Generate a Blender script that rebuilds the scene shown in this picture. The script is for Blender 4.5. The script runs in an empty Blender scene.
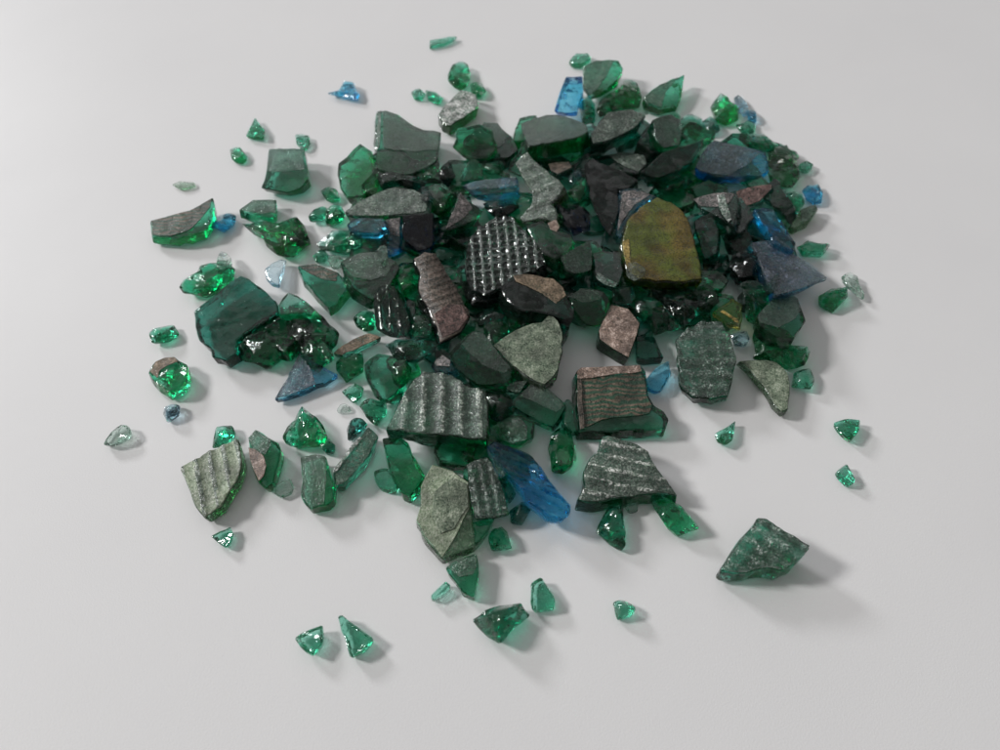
import bpy, bmesh, math, random
import numpy as np
from mathutils import Vector, Matrix

random.seed(7)
scene = bpy.context.scene
COL = scene.collection
MM = 0.001

# ------------------------------------------------------------------ camera
PITCH = math.radians(52.0)          # looking down at the sheet
DIST = 0.200                        # metres from the lens to the middle of the view
LENS = 27.5
CAM = Vector((0.0, -DIST * math.cos(PITCH), DIST * math.sin(PITCH)))
FWD = Vector((0, math.cos(PITCH), -math.sin(PITCH)))
UPV = Vector((0, math.sin(PITCH), math.cos(PITCH)))
RGT = Vector((1, 0, 0))
FPX = LENS / 36.0 * 1000.0

cam_data = bpy.data.cameras.new("camera")
cam_data.lens = LENS
cam_data.sensor_width = 36.0
cam_data.clip_start = 0.005
cam_data.clip_end = 50.0
cam = bpy.data.objects.new("camera", cam_data)
cam.location = CAM
cam.rotation_euler = (math.pi / 2 - PITCH, 0, 0)
COL.objects.link(cam)
scene.camera = cam
cam_data.dof.use_dof = True
cam_data.dof.focus_distance = 0.186
cam_data.dof.aperture_fstop = 20.0


def ray(u, v):
    return (FWD + RGT * ((u - 500.0) / FPX) + UPV * ((375.0 - v) / FPX)).normalized()


def on_plane(u, v, p0, n):
    r = ray(u, v)
    return CAM + r * ((p0 - CAM).dot(n) / r.dot(n))


# ------------------------------------------------------------------ materials
MATS = {}


def new_mat(name):
    m = bpy.data.materials.new(name)
    m.use_nodes = True
    nt = m.node_tree
    nt.nodes.clear()
    return m, nt


def N(nt, t, **kw):
    n = nt.nodes.new(t)
    for k, v in kw.items():
        setattr(n, k, v)
    return n


def tex_coord(nt, seed_shift=True):
    """object coordinates shifted by a random amount per object"""
    tc = N(nt, 'ShaderNodeTexCoord')
    oi = N(nt, 'ShaderNodeObjectInfo')
    mul = N(nt, 'ShaderNodeVectorMath', operation='SCALE')
    cmb = N(nt, 'ShaderNodeCombineXYZ')
    nt.links.new(oi.outputs['Random'], cmb.inputs[0])
    nt.links.new(oi.outputs['Random'], cmb.inputs[1])
    nt.links.new(cmb.outputs[0], mul.inputs[0])
    mul.inputs['Scale'].default_value = 0.73
    add = N(nt, 'ShaderNodeVectorMath', operation='ADD')
    nt.links.new(tc.outputs['Object'], add.inputs[0])
    nt.links.new(mul.outputs[0], add.inputs[1])
    return add.outputs[0], oi.outputs['Random']


def noise(nt, vec, scale, detail=3.0, rough=0.55, dist=0.0):
    n = N(nt, 'ShaderNodeTexNoise')
    n.inputs['Scale'].default_value = scale
    n.inputs['Detail'].default_value = detail
    n.inputs['Roughness'].default_value = rough
    n.inputs['Distortion'].default_value = dist
    nt.links.new(vec, n.inputs['Vector'])
    return n.outputs['Fac']


def ramp(nt, fac, stops):
    r = N(nt, 'ShaderNodeValToRGB')
    els = r.color_ramp.elements
    while len(els) < len(stops):
        els.new(0.5)
    for e, (p, c) in zip(els, stops):
        e.position = p
        e.color = (c, c, c, 1) if not isinstance(c, tuple) else (*c, 1)
    nt.links.new(fac, r.inputs[0])
    return r.outputs[0]


def math_n(nt, op, a, b):
    m = N(nt, 'ShaderNodeMath', operation=op)
    for i, x in enumerate((a, b)):
        if isinstance(x, (int, float)):
            m.inputs[i].default_value = x
        else:
            nt.links.new(x, m.inputs[i])
    return m.outputs[0]


def glass(name, absorb, density, rough=0.06, dust=0.12, dust_col=(0.30, 0.34, 0.31), bump=0.20, scale=1.0, facet=1.0):
    """clear glass coloured by what it absorbs in its depth (1/m), with dust and grit on the surface"""
    m, nt = new_mat(name)
    out = N(nt, 'ShaderNodeOutputMaterial')
    vec, rnd = tex_coord(nt)
    p = N(nt, 'ShaderNodeBsdfPrincipled')
    p.inputs['Base Color'].default_value = (1, 1, 1, 1)
    p.inputs['IOR'].default_value = 1.5
    p.inputs['Transmission Weight'].default_value = 1.0
    n_big = noise(nt, vec, 160 * scale, 2.0, 0.5, 0.6)
    n_mid = noise(nt, vec, 520 * scale, 3.0, 0.6, 0.3)
    n_fine = noise(nt, vec, 2300, 2.0, 0.6)
    r_ = ramp(nt, n_mid, [(0.40, rough * 0.5), (0.75, rough * 3.0)])
    nt.links.new(r_, p.inputs['Roughness'])
    wv = N(nt, 'ShaderNodeTexWave')          # ripples of the shell-like fracture
    wv.wave_type = 'RINGS'
    wv.inputs['Scale'].default_value = 75
    wv.inputs['Distortion'].default_value = 9.0
    wv.inputs['Detail'].default_value = 2.0
    nt.links.new(vec, wv.inputs['Vector'])
    hsum = math_n(nt, 'ADD', math_n(nt, 'MULTIPLY', n_big, 0.9), math_n(nt, 'MULTIPLY', n_mid, 0.55))
    hsum = math_n(nt, 'ADD', hsum, math_n(nt, 'MULTIPLY', wv.outputs['Fac'], 0.30))
    hsum = math_n(nt, 'ADD', hsum, math_n(nt, 'MULTIPLY', n_fine, 0.20))
    hsum = math_n(nt, 'MULTIPLY', hsum, 0.0011 * bump)
    # crumbled facets: each cell of the surface is a small plane with a slope of its own
    for sc, k in ((300 * scale, 0.75), (850 * scale, 0.36)):
        vo = N(nt, 'ShaderNodeTexVoronoi')
        vo.inputs['Scale'].default_value = sc
        nt.links.new(vec, vo.inputs['Vector'])
        sl = N(nt, 'ShaderNodeVectorMath', operation='SUBTRACT')
        nt.links.new(vo.outputs['Color'], sl.inputs[0])
        sl.inputs[1].default_value = (0.5, 0.5, 0.5)
        rel = N(nt, 'ShaderNodeVectorMath', operation='SUBTRACT')
        nt.links.new(vec, rel.inputs[0])
        nt.links.new(vo.outputs['Position'], rel.inputs[1])
        dt = N(nt, 'ShaderNodeVectorMath', operation='DOT_PRODUCT')
        nt.links.new(sl.outputs[0], dt.inputs[0])
        nt.links.new(rel.outputs[0], dt.inputs[1])
        hsum = math_n(nt, 'ADD', hsum, math_n(nt, 'MULTIPLY', dt.outputs['Value'], k * facet))
    b = N(nt, 'ShaderNodeBump')
    b.inputs['Strength'].default_value = 1.0
    b.inputs['Distance'].default_value = 1.0
    nt.links.new(hsum, b.inputs['Height'])
    nt.links.new(b.outputs[0], p.inputs['Normal'])
    d = N(nt, 'ShaderNodeBsdfPrincipled')
    d.inputs['Base Color'].default_value = (*dust_col, 1)
    d.inputs['Roughness'].default_value = 0.6
    dust_patch = ramp(nt, n_mid, [(0.38, 0.25), (0.68, 1.0)])
    dust_grit = ramp(nt, n_fine, [(0.44, 0.12), (0.66, 1.0)])
    amt = math_n(nt, 'MULTIPLY', math_n(nt, 'MULTIPLY', dust_patch, dust_grit), dust * 2.0)
    # some pieces dustier than others
    var = math_n(nt, 'ADD', math_n(nt, 'MULTIPLY', rnd, 1.2), 0.4)
    amt = math_n(nt, 'MINIMUM', math_n(nt, 'MULTIPLY', amt, var), 0.95)
    mx = N(nt, 'ShaderNodeMixShader')
    nt.links.new(amt, mx.inputs[0])
    nt.links.new(p.outputs[0], mx.inputs[1])
    nt.links.new(d.outputs[0], mx.inputs[2])
    nt.links.new(mx.outputs[0], out.inputs['Surface'])
    va = N(nt, 'ShaderNodeVolumeAbsorption')
    mxd = max(absorb)
    va.inputs['Color'].default_value = (*[1 - a / mxd for a in absorb], 1)
    va.inputs['Density'].default_value = mxd * density
    nt.links.new(va.outputs[0], out.inputs['Volume'])
    MATS[name] = m
    return m


def coat(name, base, dark, light, cover=0.7, grain=2100, hi=0.70, rough=0.42, bump=0.6, stripe=None, tint2=None):
    """the rough moulded skin of a tile: grainy, speckled, half translucent"""
    m, nt = new_mat(name)
    out = N(nt, 'ShaderNodeOutputMaterial')
    vec, rnd = tex_coord(nt)
    f = noise(nt, vec, grain, 2.0, 0.8)
    g = noise(nt, vec, grain * 0.2, 3.0, 0.65)
    low = noise(nt, vec, 190, 2.0, 0.5)
    mixf = math_n(nt, 'ADD', math_n(nt, 'MULTIPLY', f, 0.62), math_n(nt, 'MULTIPLY', g, 0.38))
    c = ramp(nt, mixf, [(0.41, dark), (0.49, base), (0.535, base), (hi - 0.08, light)])
    if stripe:
        w = N(nt, 'ShaderNodeTexWave')
        w.inputs['Scale'].default_value = 210
        w.inputs['Distortion'].default_value = 9.0
        w.inputs['Detail'].default_value = 3.0
        w.bands_direction = 'Y'
        nt.links.new(vec, w.inputs['Vector'])
        ms = N(nt, 'ShaderNodeMixRGB')
        nt.links.new(ramp(nt, w.outputs['Fac'], [(0.30, 0.0), (0.7, 0.9)]), ms.inputs[0])
        nt.links.new(c, ms.inputs[1])
        ms.inputs[2].default_value = (*stripe, 1)
        c = ms.outputs[0]
    if tint2:
        mt = N(nt, 'ShaderNodeMixRGB')
        nt.links.new(ramp(nt, noise(nt, vec, 95, 2.0, 0.5), [(0.42, 0.0), (0.58, 1.0)]), mt.inputs[0])
        nt.links.new(c, mt.inputs[1])
        mt.inputs[2].default_value = (*tint2, 1)
        c = mt.outputs[0]
    mot = N(nt, 'ShaderNodeMixRGB', blend_type='MULTIPLY')
    mot.inputs[0].default_value = 1.0
    nt.links.new(c, mot.inputs[1])
    nt.links.new(ramp(nt, low, [(0.36, 0.55), (0.62, 1.12)]), mot.inputs[2])
    c = mot.outputs[0]
    p = N(nt, 'ShaderNodeBsdfPrincipled')
    nt.links.new(c, p.inputs['Base Color'])
    p.inputs['IOR'].default_value = 1.5
    rr = ramp(nt, f, [(0.40, rough * 1.4), (0.62, rough * 0.5)])
    nt.links.new(rr, p.inputs['Roughness'])
    b = N(nt, 'ShaderNodeBump')
    b.inputs['Strength'].default_value = bump
    b.inputs['Distance'].default_value = 0.0006
    hh = math_n(nt, 'ADD', mixf, math_n(nt, 'MULTIPLY', low, 1.6))
    nt.links.new(hh, b.inputs['Height'])
    nt.links.new(b.outputs[0], p.inputs['Normal'])
    gl = N(nt, 'ShaderNodeBsdfPrincipled')
    gl.inputs['Base Color'].default_value = (0.9, 0.97, 0.93, 1)
    gl.inputs['Transmission Weight'].default_value = 1.0
    gl.inputs['IOR'].default_value = 1.5
    gl.inputs['Roughness'].default_value = 0.13
    nt.links.new(b.outputs[0], gl.inputs['Normal'])
    # the grit sits in grains and patches; between them the glass shows
    cn = noise(nt, vec, grain * 0.8, 3.0, 0.75)
    cm = math_n(nt, 'ADD', math_n(nt, 'MULTIPLY', cn, 0.8), math_n(nt, 'MULTIPLY', noise(nt, vec, 420, 3.0, 0.6), 0.2))
    th = 0.5 - (cover - 0.5) * 0.34
    mk = ramp(nt, cm, [(th - 0.075, 0.08), (th + 0.075, 1.0)])
    ms2 = N(nt, 'ShaderNodeMixShader')
    nt.links.new(mk, ms2.inputs[0])
    nt.links.new(gl.outputs[0], ms2.inputs[1])
    nt.links.new(p.outputs[0], ms2.inputs[2])
    nt.links.new(ms2.outputs[0], out.inputs['Surface'])
    MATS[name] = m
    return m


GREEN = (1.0, 0.20, 0.40)
SPEC = [
    ('emerald', GREEN, 640, 0.035, (0.08, 0.24, 0.16), 0.06),
    ('light_green', GREEN, 470, 0.06, (0.18, 0.38, 0.28), 0.06),
    ('bright_green', (1.0, 0.175, 0.40), 560, 0.03, (0.10, 0.30, 0.18), 0.06),
    ('dark_green', (1.0, 0.25, 0.40), 600, 0.045, (0.07, 0.18, 0.12), 0.06),
    ('black_green', (1.0, 0.34, 0.42), 700, 0.045, (0.09, 0.16, 0.125), 0.06),
    ('black_glass', (1.0, 0.62, 0.66), 760, 0.06, (0.10, 0.12, 0.115), 0.07),
    ('pale_clear', (1.0, 0.30, 0.60), 110, 0.10, (0.55, 0.62, 0.56), 0.06),
    ('sage_glass', (1.0, 0.45, 0.85), 260, 0.20, (0.30, 0.36, 0.27), 0.2),
    ('blue', (1.0, 0.20, 0.045), 430, 0.04, (0.12, 0.24, 0.36), 0.05),
    ('cyan', (1.0, 0.22, 0.05), 400, 0.03, (0.25, 0.42, 0.55), 0.05),
    ('pale_blue', (1.0, 0.33, 0.12), 130, 0.05, (0.5, 0.58, 0.66), 0.05),
    ('navy', (1.0, 0.62, 0.40), 850, 0.05, (0.12, 0.13, 0.17), 0.05),
    ('yellow', (0.22, 0.25, 1.0), 220, 0.02, (0.4, 0.32, 0.08), 0.05),
    ('olive', (0.42, 0.36, 1.0), 270, 0.08, (0.22, 0.20, 0.07), 0.06),
]
for nm, ab, den, du, dc, ro in SPEC:
    glass(nm, ab, den, dust=du, dust_col=dc, rough=ro)                                # broken all round
    glass(nm + '_smooth', ab, den, dust=du, dust_col=dc, rough=ro * 0.8, bump=0.15, facet=0.34)   # with moulded flat faces

coat('sage_skin', (0.19, 0.235, 0.165), (0.06, 0.10, 0.06), (0.44, 0.48, 0.38), 0.86)
coat('pale_sage_skin', (0.30, 0.36, 0.25), (0.15, 0.21, 0.125), (0.54, 0.57, 0.46), 0.88)
coat('green_sage_skin', (0.10, 0.175, 0.125), (0.025, 0.08, 0.05), (0.36, 0.44, 0.37), 0.40, grain=2500)
coat('grey_skin', (0.085, 0.145, 0.11), (0.025, 0.07, 0.048), (0.24, 0.31, 0.265), 0.30, grain=2600)
coat('grey_light_skin', (0.175, 0.225, 0.185), (0.07, 0.115, 0.085), (0.47, 0.50, 0.46), 0.46, grain=2500)
coat('dull_green_skin', (0.07, 0.125, 0.09), (0.02, 0.055, 0.035), (0.24, 0.31, 0.25), 0.24)
coat('copper_skin', (0.285, 0.195, 0.155), (0.06, 0.05, 0.038), (0.66, 0.53, 0.46), 0.90, grain=3000, hi=0.66, rough=0.3)
coat('mauve_skin', (0.17, 0.15, 0.145), (0.06, 0.065, 0.06), (0.44, 0.38, 0.37), 0.60)
coat('brown_skin', (0.12, 0.095, 0.075), (0.035, 0.04, 0.03), (0.28, 0.21, 0.175), 0.78)
coat('red_brown_skin', (0.15, 0.085, 0.075), (0.045, 0.035, 0.03), (0.36, 0.25, 0.22), 0.75)
coat('tan_skin', (0.23, 0.165, 0.105), (0.08, 0.075, 0.045), (0.44, 0.34, 0.26), 0.78)
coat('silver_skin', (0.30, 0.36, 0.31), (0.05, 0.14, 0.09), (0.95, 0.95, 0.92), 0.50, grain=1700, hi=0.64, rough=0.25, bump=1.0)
coat('slate_skin', (0.13, 0.19, 0.24), (0.05, 0.10, 0.14), (0.34, 0.40, 0.44), 0.30, grain=1700)
coat('violet_slate_skin', (0.14, 0.165, 0.22), (0.07, 0.10, 0.15), (0.26, 0.28, 0.32), 0.34, grain=1900)
coat('striped_skin', (0.125, 0.095, 0.065), (0.04, 0.05, 0.03), (0.26, 0.20, 0.155), 0.74, stripe=(0.012, 0.07, 0.038))
coat('olive_skin', (0.150, 0.105, 0.020), (0.105, 0.085, 0.014), (0.21, 0.155, 0.035), 0.70, grain=2600, rough=0.09, bump=0.35, tint2=(0.085, 0.105, 0.014))
coat('gold_skin', (0.40, 0.28, 0.07), (0.16, 0.13, 0.03), (0.75, 0.62, 0.30), 0.70, rough=0.25)
coat('waffle_skin', (0.08, 0.14, 0.105), (0.02, 0.06, 0.04), (0.40, 0.47, 0.41), 0.24, rough=0.25)
coat('sparkle_skin', (0.50, 0.53, 0.49), (0.14, 0.24, 0.18), (0.97, 0.97, 0.95), 0.70, grain=1500, hi=0.62, rough=0.22, bump=1.0)
coat('pale_lit_crest_skin', (0.235, 0.30, 0.235), (0.08, 0.14, 0.10), (0.70, 0.74, 0.68), 0.50, grain=2200, hi=0.62, rough=0.25)  # crest skins: light caught on the ridges, painted as paler colour
coat('dim_lit_crest_skin', (0.075, 0.10, 0.09), (0.02, 0.04, 0.03), (0.34, 0.37, 0.35), 0.30, grain=1900, hi=0.62, rough=0.15)
coat('waffle_lit_crest_skin', (0.13, 0.21, 0.165), (0.03, 0.09, 0.06), (0.62, 0.68, 0.63), 0.34, grain=2200, hi=0.62, rough=0.2)
coat('glint_lit_crest_skin', (0.33, 0.37, 0.32), (0.10, 0.16, 0.12), (0.85, 0.86, 0.82), 0.58, grain=2000, hi=0.62, rough=0.22)

# ------------------------------------------------------------------ heap bookkeeping
GRID = 0.0006
GN = 560
HM = np.zeros((GN, GN))


def gi(x):
    return x / GRID + GN / 2


_ix = (np.arange(GN) - GN / 2 + 0.5) * GRID
GX, GY = np.meshgrid(_ix, _ix)          # HM[j, i] -> y, x


def mask_of(pts):
    """cells of the sheet under a polygon"""
    xs = [p.x for p in pts]
    ys = [p.y for p in pts]
    i0, i1 = max(0, int(gi(min(xs)))), min(GN, int(gi(max(xs))) + 2)
    j0, j1 = max(0, int(gi(min(ys)))), min(GN, int(gi(max(ys))) + 2)
    sub = (slice(j0, j1), slice(i0, i1))
    X, Y = GX[sub], GY[sub]
    inside = np.zeros(X.shape, bool)
    n = len(pts)
    for k in range(n):
        a, b = pts[k], pts[(k + 1) % n]
        if a.y == b.y:
            continue
        c = ((a.y > Y) != (b.y > Y)) & (X < (b.x - a.x) * (Y - a.y) / (b.y - a.y) + a.x)
        inside ^= c
    return sub, inside, X, Y


def project(poly, p0, n):
    return [on_plane(u, v, p0, n) for u, v in poly]


def centroid2(poly):
    a = cx = cy = 0.0
    for i in range(len(poly)):
        x0, y0 = poly[i]
        x1, y1 = poly[(i + 1) % len(poly)]
        c = x0 * y1 - x1 * y0
        a += c
        cx += (x0 + x1) * c
        cy += (y0 + y1) * c
    if abs(a) < 1e-6:
        return sum(p[0] for p in poly) / len(poly), sum(p[1] for p in poly) / len(poly)
    return cx / (3 * a), cy / (3 * a)


def roughen(poly, rng, step, amt):
    """break a straight traced edge into the small steps of a fracture"""
    out = []
    n = len(poly)
    for i in range(n):
        a, b = poly[i], poly[(i + 1) % n]
        out.append(a)
        dx, dy = b[0] - a[0], b[1] - a[1]
        L = math.hypot(dx, dy)
        k = int(L / step)
        for j in range(1, k):
            t = (j + rng.uniform(-.25, .25)) / k
            o = rng.uniform(-1, 1) * amt * min(L, 30) / 30
            out.append((a[0] + dx * t - dy / L * o, a[1] + dy * t + dx / L * o))
    return out


def settle(poly, t, layer, rng, tilt, lift):
    """rest the piece on whatever already lies under it: returns base point and normal"""
    cu, cv = centroid2(poly)
    sx = sy = 0.0
    base = 0.0
    for it in range(4):
        n = Vector((-sx, -sy, 1)).normalized()
        p0 = on_plane(cu, cv, Vector((0, 0, base + t)), Vector((0, 0, 1)))
        pts = project(poly, p0, n)
        sub, ins, X, Y = mask_of(pts)
        sx = sy = 0.0
        if layer > 0 and ins.sum() > 8:
            h = HM[sub][ins]
            x = X[ins] - p0.x
            y = Y[ins] - p0.y
            A = np.c_[x, y, np.ones_like(x)]
            W = np.linalg.lstsq(A, h, rcond=None)[0]
            sx = float(np.clip(W[0] * 0.6, -.22, .22))
            sy = float(np.clip(W[1] * 0.6, -.22, .22))
            sx += tilt[0]
            sy += tilt[1]
            base = float(np.percentile(h - sx * x - sy * y, 66)) - 0.0004
        else:
            sx, sy = tilt
            base = 0.0
        # never below the sheet
        lo = min(base + sx * (q.x - p0.x) + sy * (q.y - p0.y) for q in pts)
        if lo < 0.0001:
            base += 0.0001 - lo
        base = min(base + lift, 0.020)
    n = Vector((-sx, -sy, 1)).normalized()
    p0 = on_plane(cu, cv, Vector((0, 0, base + t)), Vector((0, 0, 1)))
    return p0, n


def stamp(pts, n, p0):
    sub, ins, X, Y = mask_of(pts)
    if not ins.any():
        return
    top = p0.z - (n.x * (X - p0.x) + n.y * (Y - p0.y)) / n.z
    cur = HM[sub]
    cur[ins] = np.maximum(cur[ins], top[ins])
    HM[sub] = cur


# ------------------------------------------------------------------ meshes
def link(name, bm, mat, parent=None, origin=None):
    me = bpy.data.meshes.new(name)
    bmesh.ops.recalc_face_normals(bm, faces=bm.faces)
    bm.to_mesh(me)
    bm.free()
    me.materials.append(MATS[mat])
    o = bpy.data.objects.new(name, me)
    COL.objects.link(o)
    if parent is not None:
        o.parent = parent
    elif origin is not None:
        o.location = origin
    return o


def ridges(bm, p0, n, ztop, d, spacing, amp, both=False, second=None):
    """moulded ribs (or a waffle) on the top face"""
    m = n.cross(d).normalized()
    d = m.cross(n).normalized()
    axes = [(m, spacing)]
    if both == 'beads':
        axes.append((d, spacing * 0.55))
    elif both:
        axes.append((d, second or spacing))
    for ax, s in axes:
        ext = max(abs((v.co - p0).dot(ax)) for v in bm.verts)
        k = int(ext / s) + 2
        for j in range(-k * 6, k * 6):
            if j % 6 == 3:
                continue
            q = p0 + ax * (s * (j / 6.0))
            if abs((q - p0).dot(ax)) > ext:
                continue
            bmesh.ops.bisect_plane(bm, geom=bm.verts[:] + bm.edges[:] + bm.faces[:], plane_co=q, plane_no=ax, dist=1e-6)
    bm.verts.index_update()
    up = {}
    w1, w2, w3 = random.uniform(0, 6), random.uniform(0, 6), random.uniform(0, 6)

    def along(co, ax, s, other):
        # hand-worn mould: ridges wander a little and fade here and there
        x = (co - p0).dot(ax) / s * 2 * math.pi
        y = (co - p0).dot(other) / s
        return x + 0.26 * math.sin(0.9 * y + w1) + 0.12 * math.sin(2.3 * y + x * 0.3 + w2)
    for v in bm.verts:
        h = (v.co - p0).dot(n) - ztop
        if abs(h) < 2e-5:
            prof = 1.0
            fade = 0.90 + 0.10 * math.sin((v.co - p0).dot(d) / spacing * 1.1 + (v.co - p0).dot(m) / spacing * 0.8 + w3)
            for ax, s in axes:
                x = along(v.co, ax, s, d)
                prof *= (0.5 + 0.5 * math.cos(x)) ** 2.6
            if both == 'beads':      # ridges broken into small beads
                prof = (0.5 + 0.5 * math.cos(along(v.co, m, spacing, d))) ** 2.6 * (0.90 + 0.10 * math.cos((v.co - p0).dot(d) / axes[1][1] * 2 * math.pi + 0.9 * math.sin((v.co - p0).dot(m) / spacing * 5)))
            elif both:
                prof = 1 - (1 - (0.5 + 0.5 * math.cos(along(v.co, axes[0][0], axes[0][1], d))) ** 2) * \
                    (1 - 0.7 * (0.5 + 0.5 * math.cos(along(v.co, axes[1][0], axes[1][1], m))) ** 2)
            prof *= fade
            v.co += n * amp * prof
            up[v.index] = prof
    for f in bm.faces:          # worn crests, with the light they catch painted in by a paler skin
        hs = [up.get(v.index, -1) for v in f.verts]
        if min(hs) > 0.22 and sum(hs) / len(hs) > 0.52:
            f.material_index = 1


def prism_bm(top, n, t, rng, shrink=(0.9, 1.04), bevel=0.00030, origin=None, wander=0.10, ztop0=None):
    bm = bmesh.new()
    c = sum(top, Vector()) / len(top)
    tv = [bm.verts.new(p) for p in top]
    sk = Vector((rng.uniform(-1, 1), rng.uniform(-1, 1), 0)) * t * wander * 2
    bv = []
    k0 = rng.uniform(*shrink)
    for i, p in enumerate(top):
        k = k0 + rng.uniform(-.03, .03)
        q = c + (p - c) * k - n * t * rng.uniform(0.96, 1.0) + sk
        if q.z < 0.00005:
            q.z = 0.00005
        bv.append(bm.verts.new(q))
    m = len(top)
    bm.faces.new(tv)
    bm.faces.new(bv[::-1])
    for i in range(m):
        j = (i + 1) % m
        bm.faces.new((tv[j], tv[i], bv[i], bv[j]))
    bmesh.ops.recalc_face_normals(bm, faces=bm.faces)
    if bevel:
        bmesh.ops.bevel(bm, geom=bm.edges[:], offset=bevel, segments=1, affect='EDGES', clamp_overlap=True)
    return bm


def chunk_bm(poly, p_mid, t, rng, n):
    """faceted lump: waist ring on the traced outline, smaller broken faces above and below"""
    bm = bmesh.new()
    ring = project(poly, p_mid, n)
    c = sum(ring, Vector()) / len(ring)
    m = len(ring)
    ring = [p + n * t * rng.uniform(-.16, .16) for p in ring]
    off = Vector((rng.uniform(-.12, .12), rng.uniform(-.1, .1) - 0.12, 0))
    size = max((p - c).length for p in ring)
    ki = rng.uniform(0.42, 0.72)
    # fewer, larger facets on top: every other ring vertex
    idx = list(range(0, m, 2)) if m >= 7 else list(range(m))
    tops = []
    for i in idx:
        p = ring[i]
        k = ki + rng.uniform(-.14, .14)
        tops.append(bm.verts.new(c + (p - c) * k + off * size + n * t * rng.uniform(0.30, 0.58)))
    rv = [bm.verts.new(p) for p in ring]
    bots = []
    for i in idx:
        p = ring[i]
        k = 0.78 + rng.uniform(-.1, .1)
        q = c + (p - c) * k - n * t * 0.45
        q.z = max(q.z, 0.00005)
        bots.append(bm.verts.new(q))
    K = len(idx)

    def band(inner, flip):
        for a in range(K):
            b = (a + 1) % K
            i0, i1 = idx[a], idx[b] if b else m
            seq = [rv[k % m] for k in range(i0, i1 + 1)]
            for s in range(len(seq) - 1):
                # fan: first half of the outline edge to inner a, rest to inner b
                tgt = inner[a] if s < (len(seq) - 1) / 2 else inner[b]
                if tgt in (seq[s], seq[s + 1]):
                    continue
                f = (seq[s], seq[s + 1], tgt)
                bm.faces.new(f if not flip else f[::-1])
            mid = seq[(len(seq)) // 2] if len(seq) > 2 else seq[1]
            if len(seq) == 2:
                mid = seq[1]
            f = (inner[a], mid, inner[b])
            bm.faces.new(f if not flip else f[::-1])
    band(tops, False)
    band(bots, True)
    pk = bm.verts.new(c + off * size * 1.3 + n * t * rng.uniform(0.45, 0.62))
    for a in range(K):
        bm.faces.new((tops[a], tops[(a + 1) % K], pk))
    bm.faces.new(bots[::-1])
    bmesh.ops.recalc_face_normals(bm, faces=bm.faces)
    bmesh.ops.bevel(bm, geom=bm.edges[:], offset=0.00018, segments=1, affect='EDGES', clamp_overlap=True)
    return bm, ring


ITEMS = []
REG = [0.0, 0.0, 1.0]


def R(x0, y0, s):
    REG[:] = [x0, y0, s]


def parse(s):
    v = [float(a) for a in s.replace(',', ' ').split()]
    return [(REG[0] + v[i] / REG[2], REG[1] + v[i + 1] / REG[2]) for i in range(0, len(v) - 1, 2)]


def slab(s, mat, t, layer, label, coats=(), ribs=None, waffle=False, tilt=None, lift=0.0, name='glass_shard', group='green glass shards in the heap', cat='glass shard', amp=0.5, rough=1.0, shrink=(0.9, 1.04), flat=True, crest=None):
    ITEMS.append(dict(kind='slab', poly=parse(s), mat=mat, t=t * MM, layer=layer, label=label,
                      coats=[(c[0], parse(c[1]) if c[1] else None, c[2], c[3] if len(c) > 3 else None) for c in coats],
                      ribs=ribs, waffle=waffle, tilt=tilt, lift=lift * MM, name=name, group=group, cat=cat, amp=amp * MM, rough=rough, shrink=shrink, flat=flat, crest=crest))


def chunk(s, mat, t, layer, label, tilt=None, lift=0.0, name='glass_shard', group='green glass shards in the heap', cat='glass shard', rough=1.0):
    ITEMS.append(dict(kind='chunk', poly=parse(s), mat=mat, t=t * MM, layer=layer, label=label, tilt=tilt, lift=lift * MM,
                      name=name, group=group, cat=cat, rough=rough))


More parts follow.
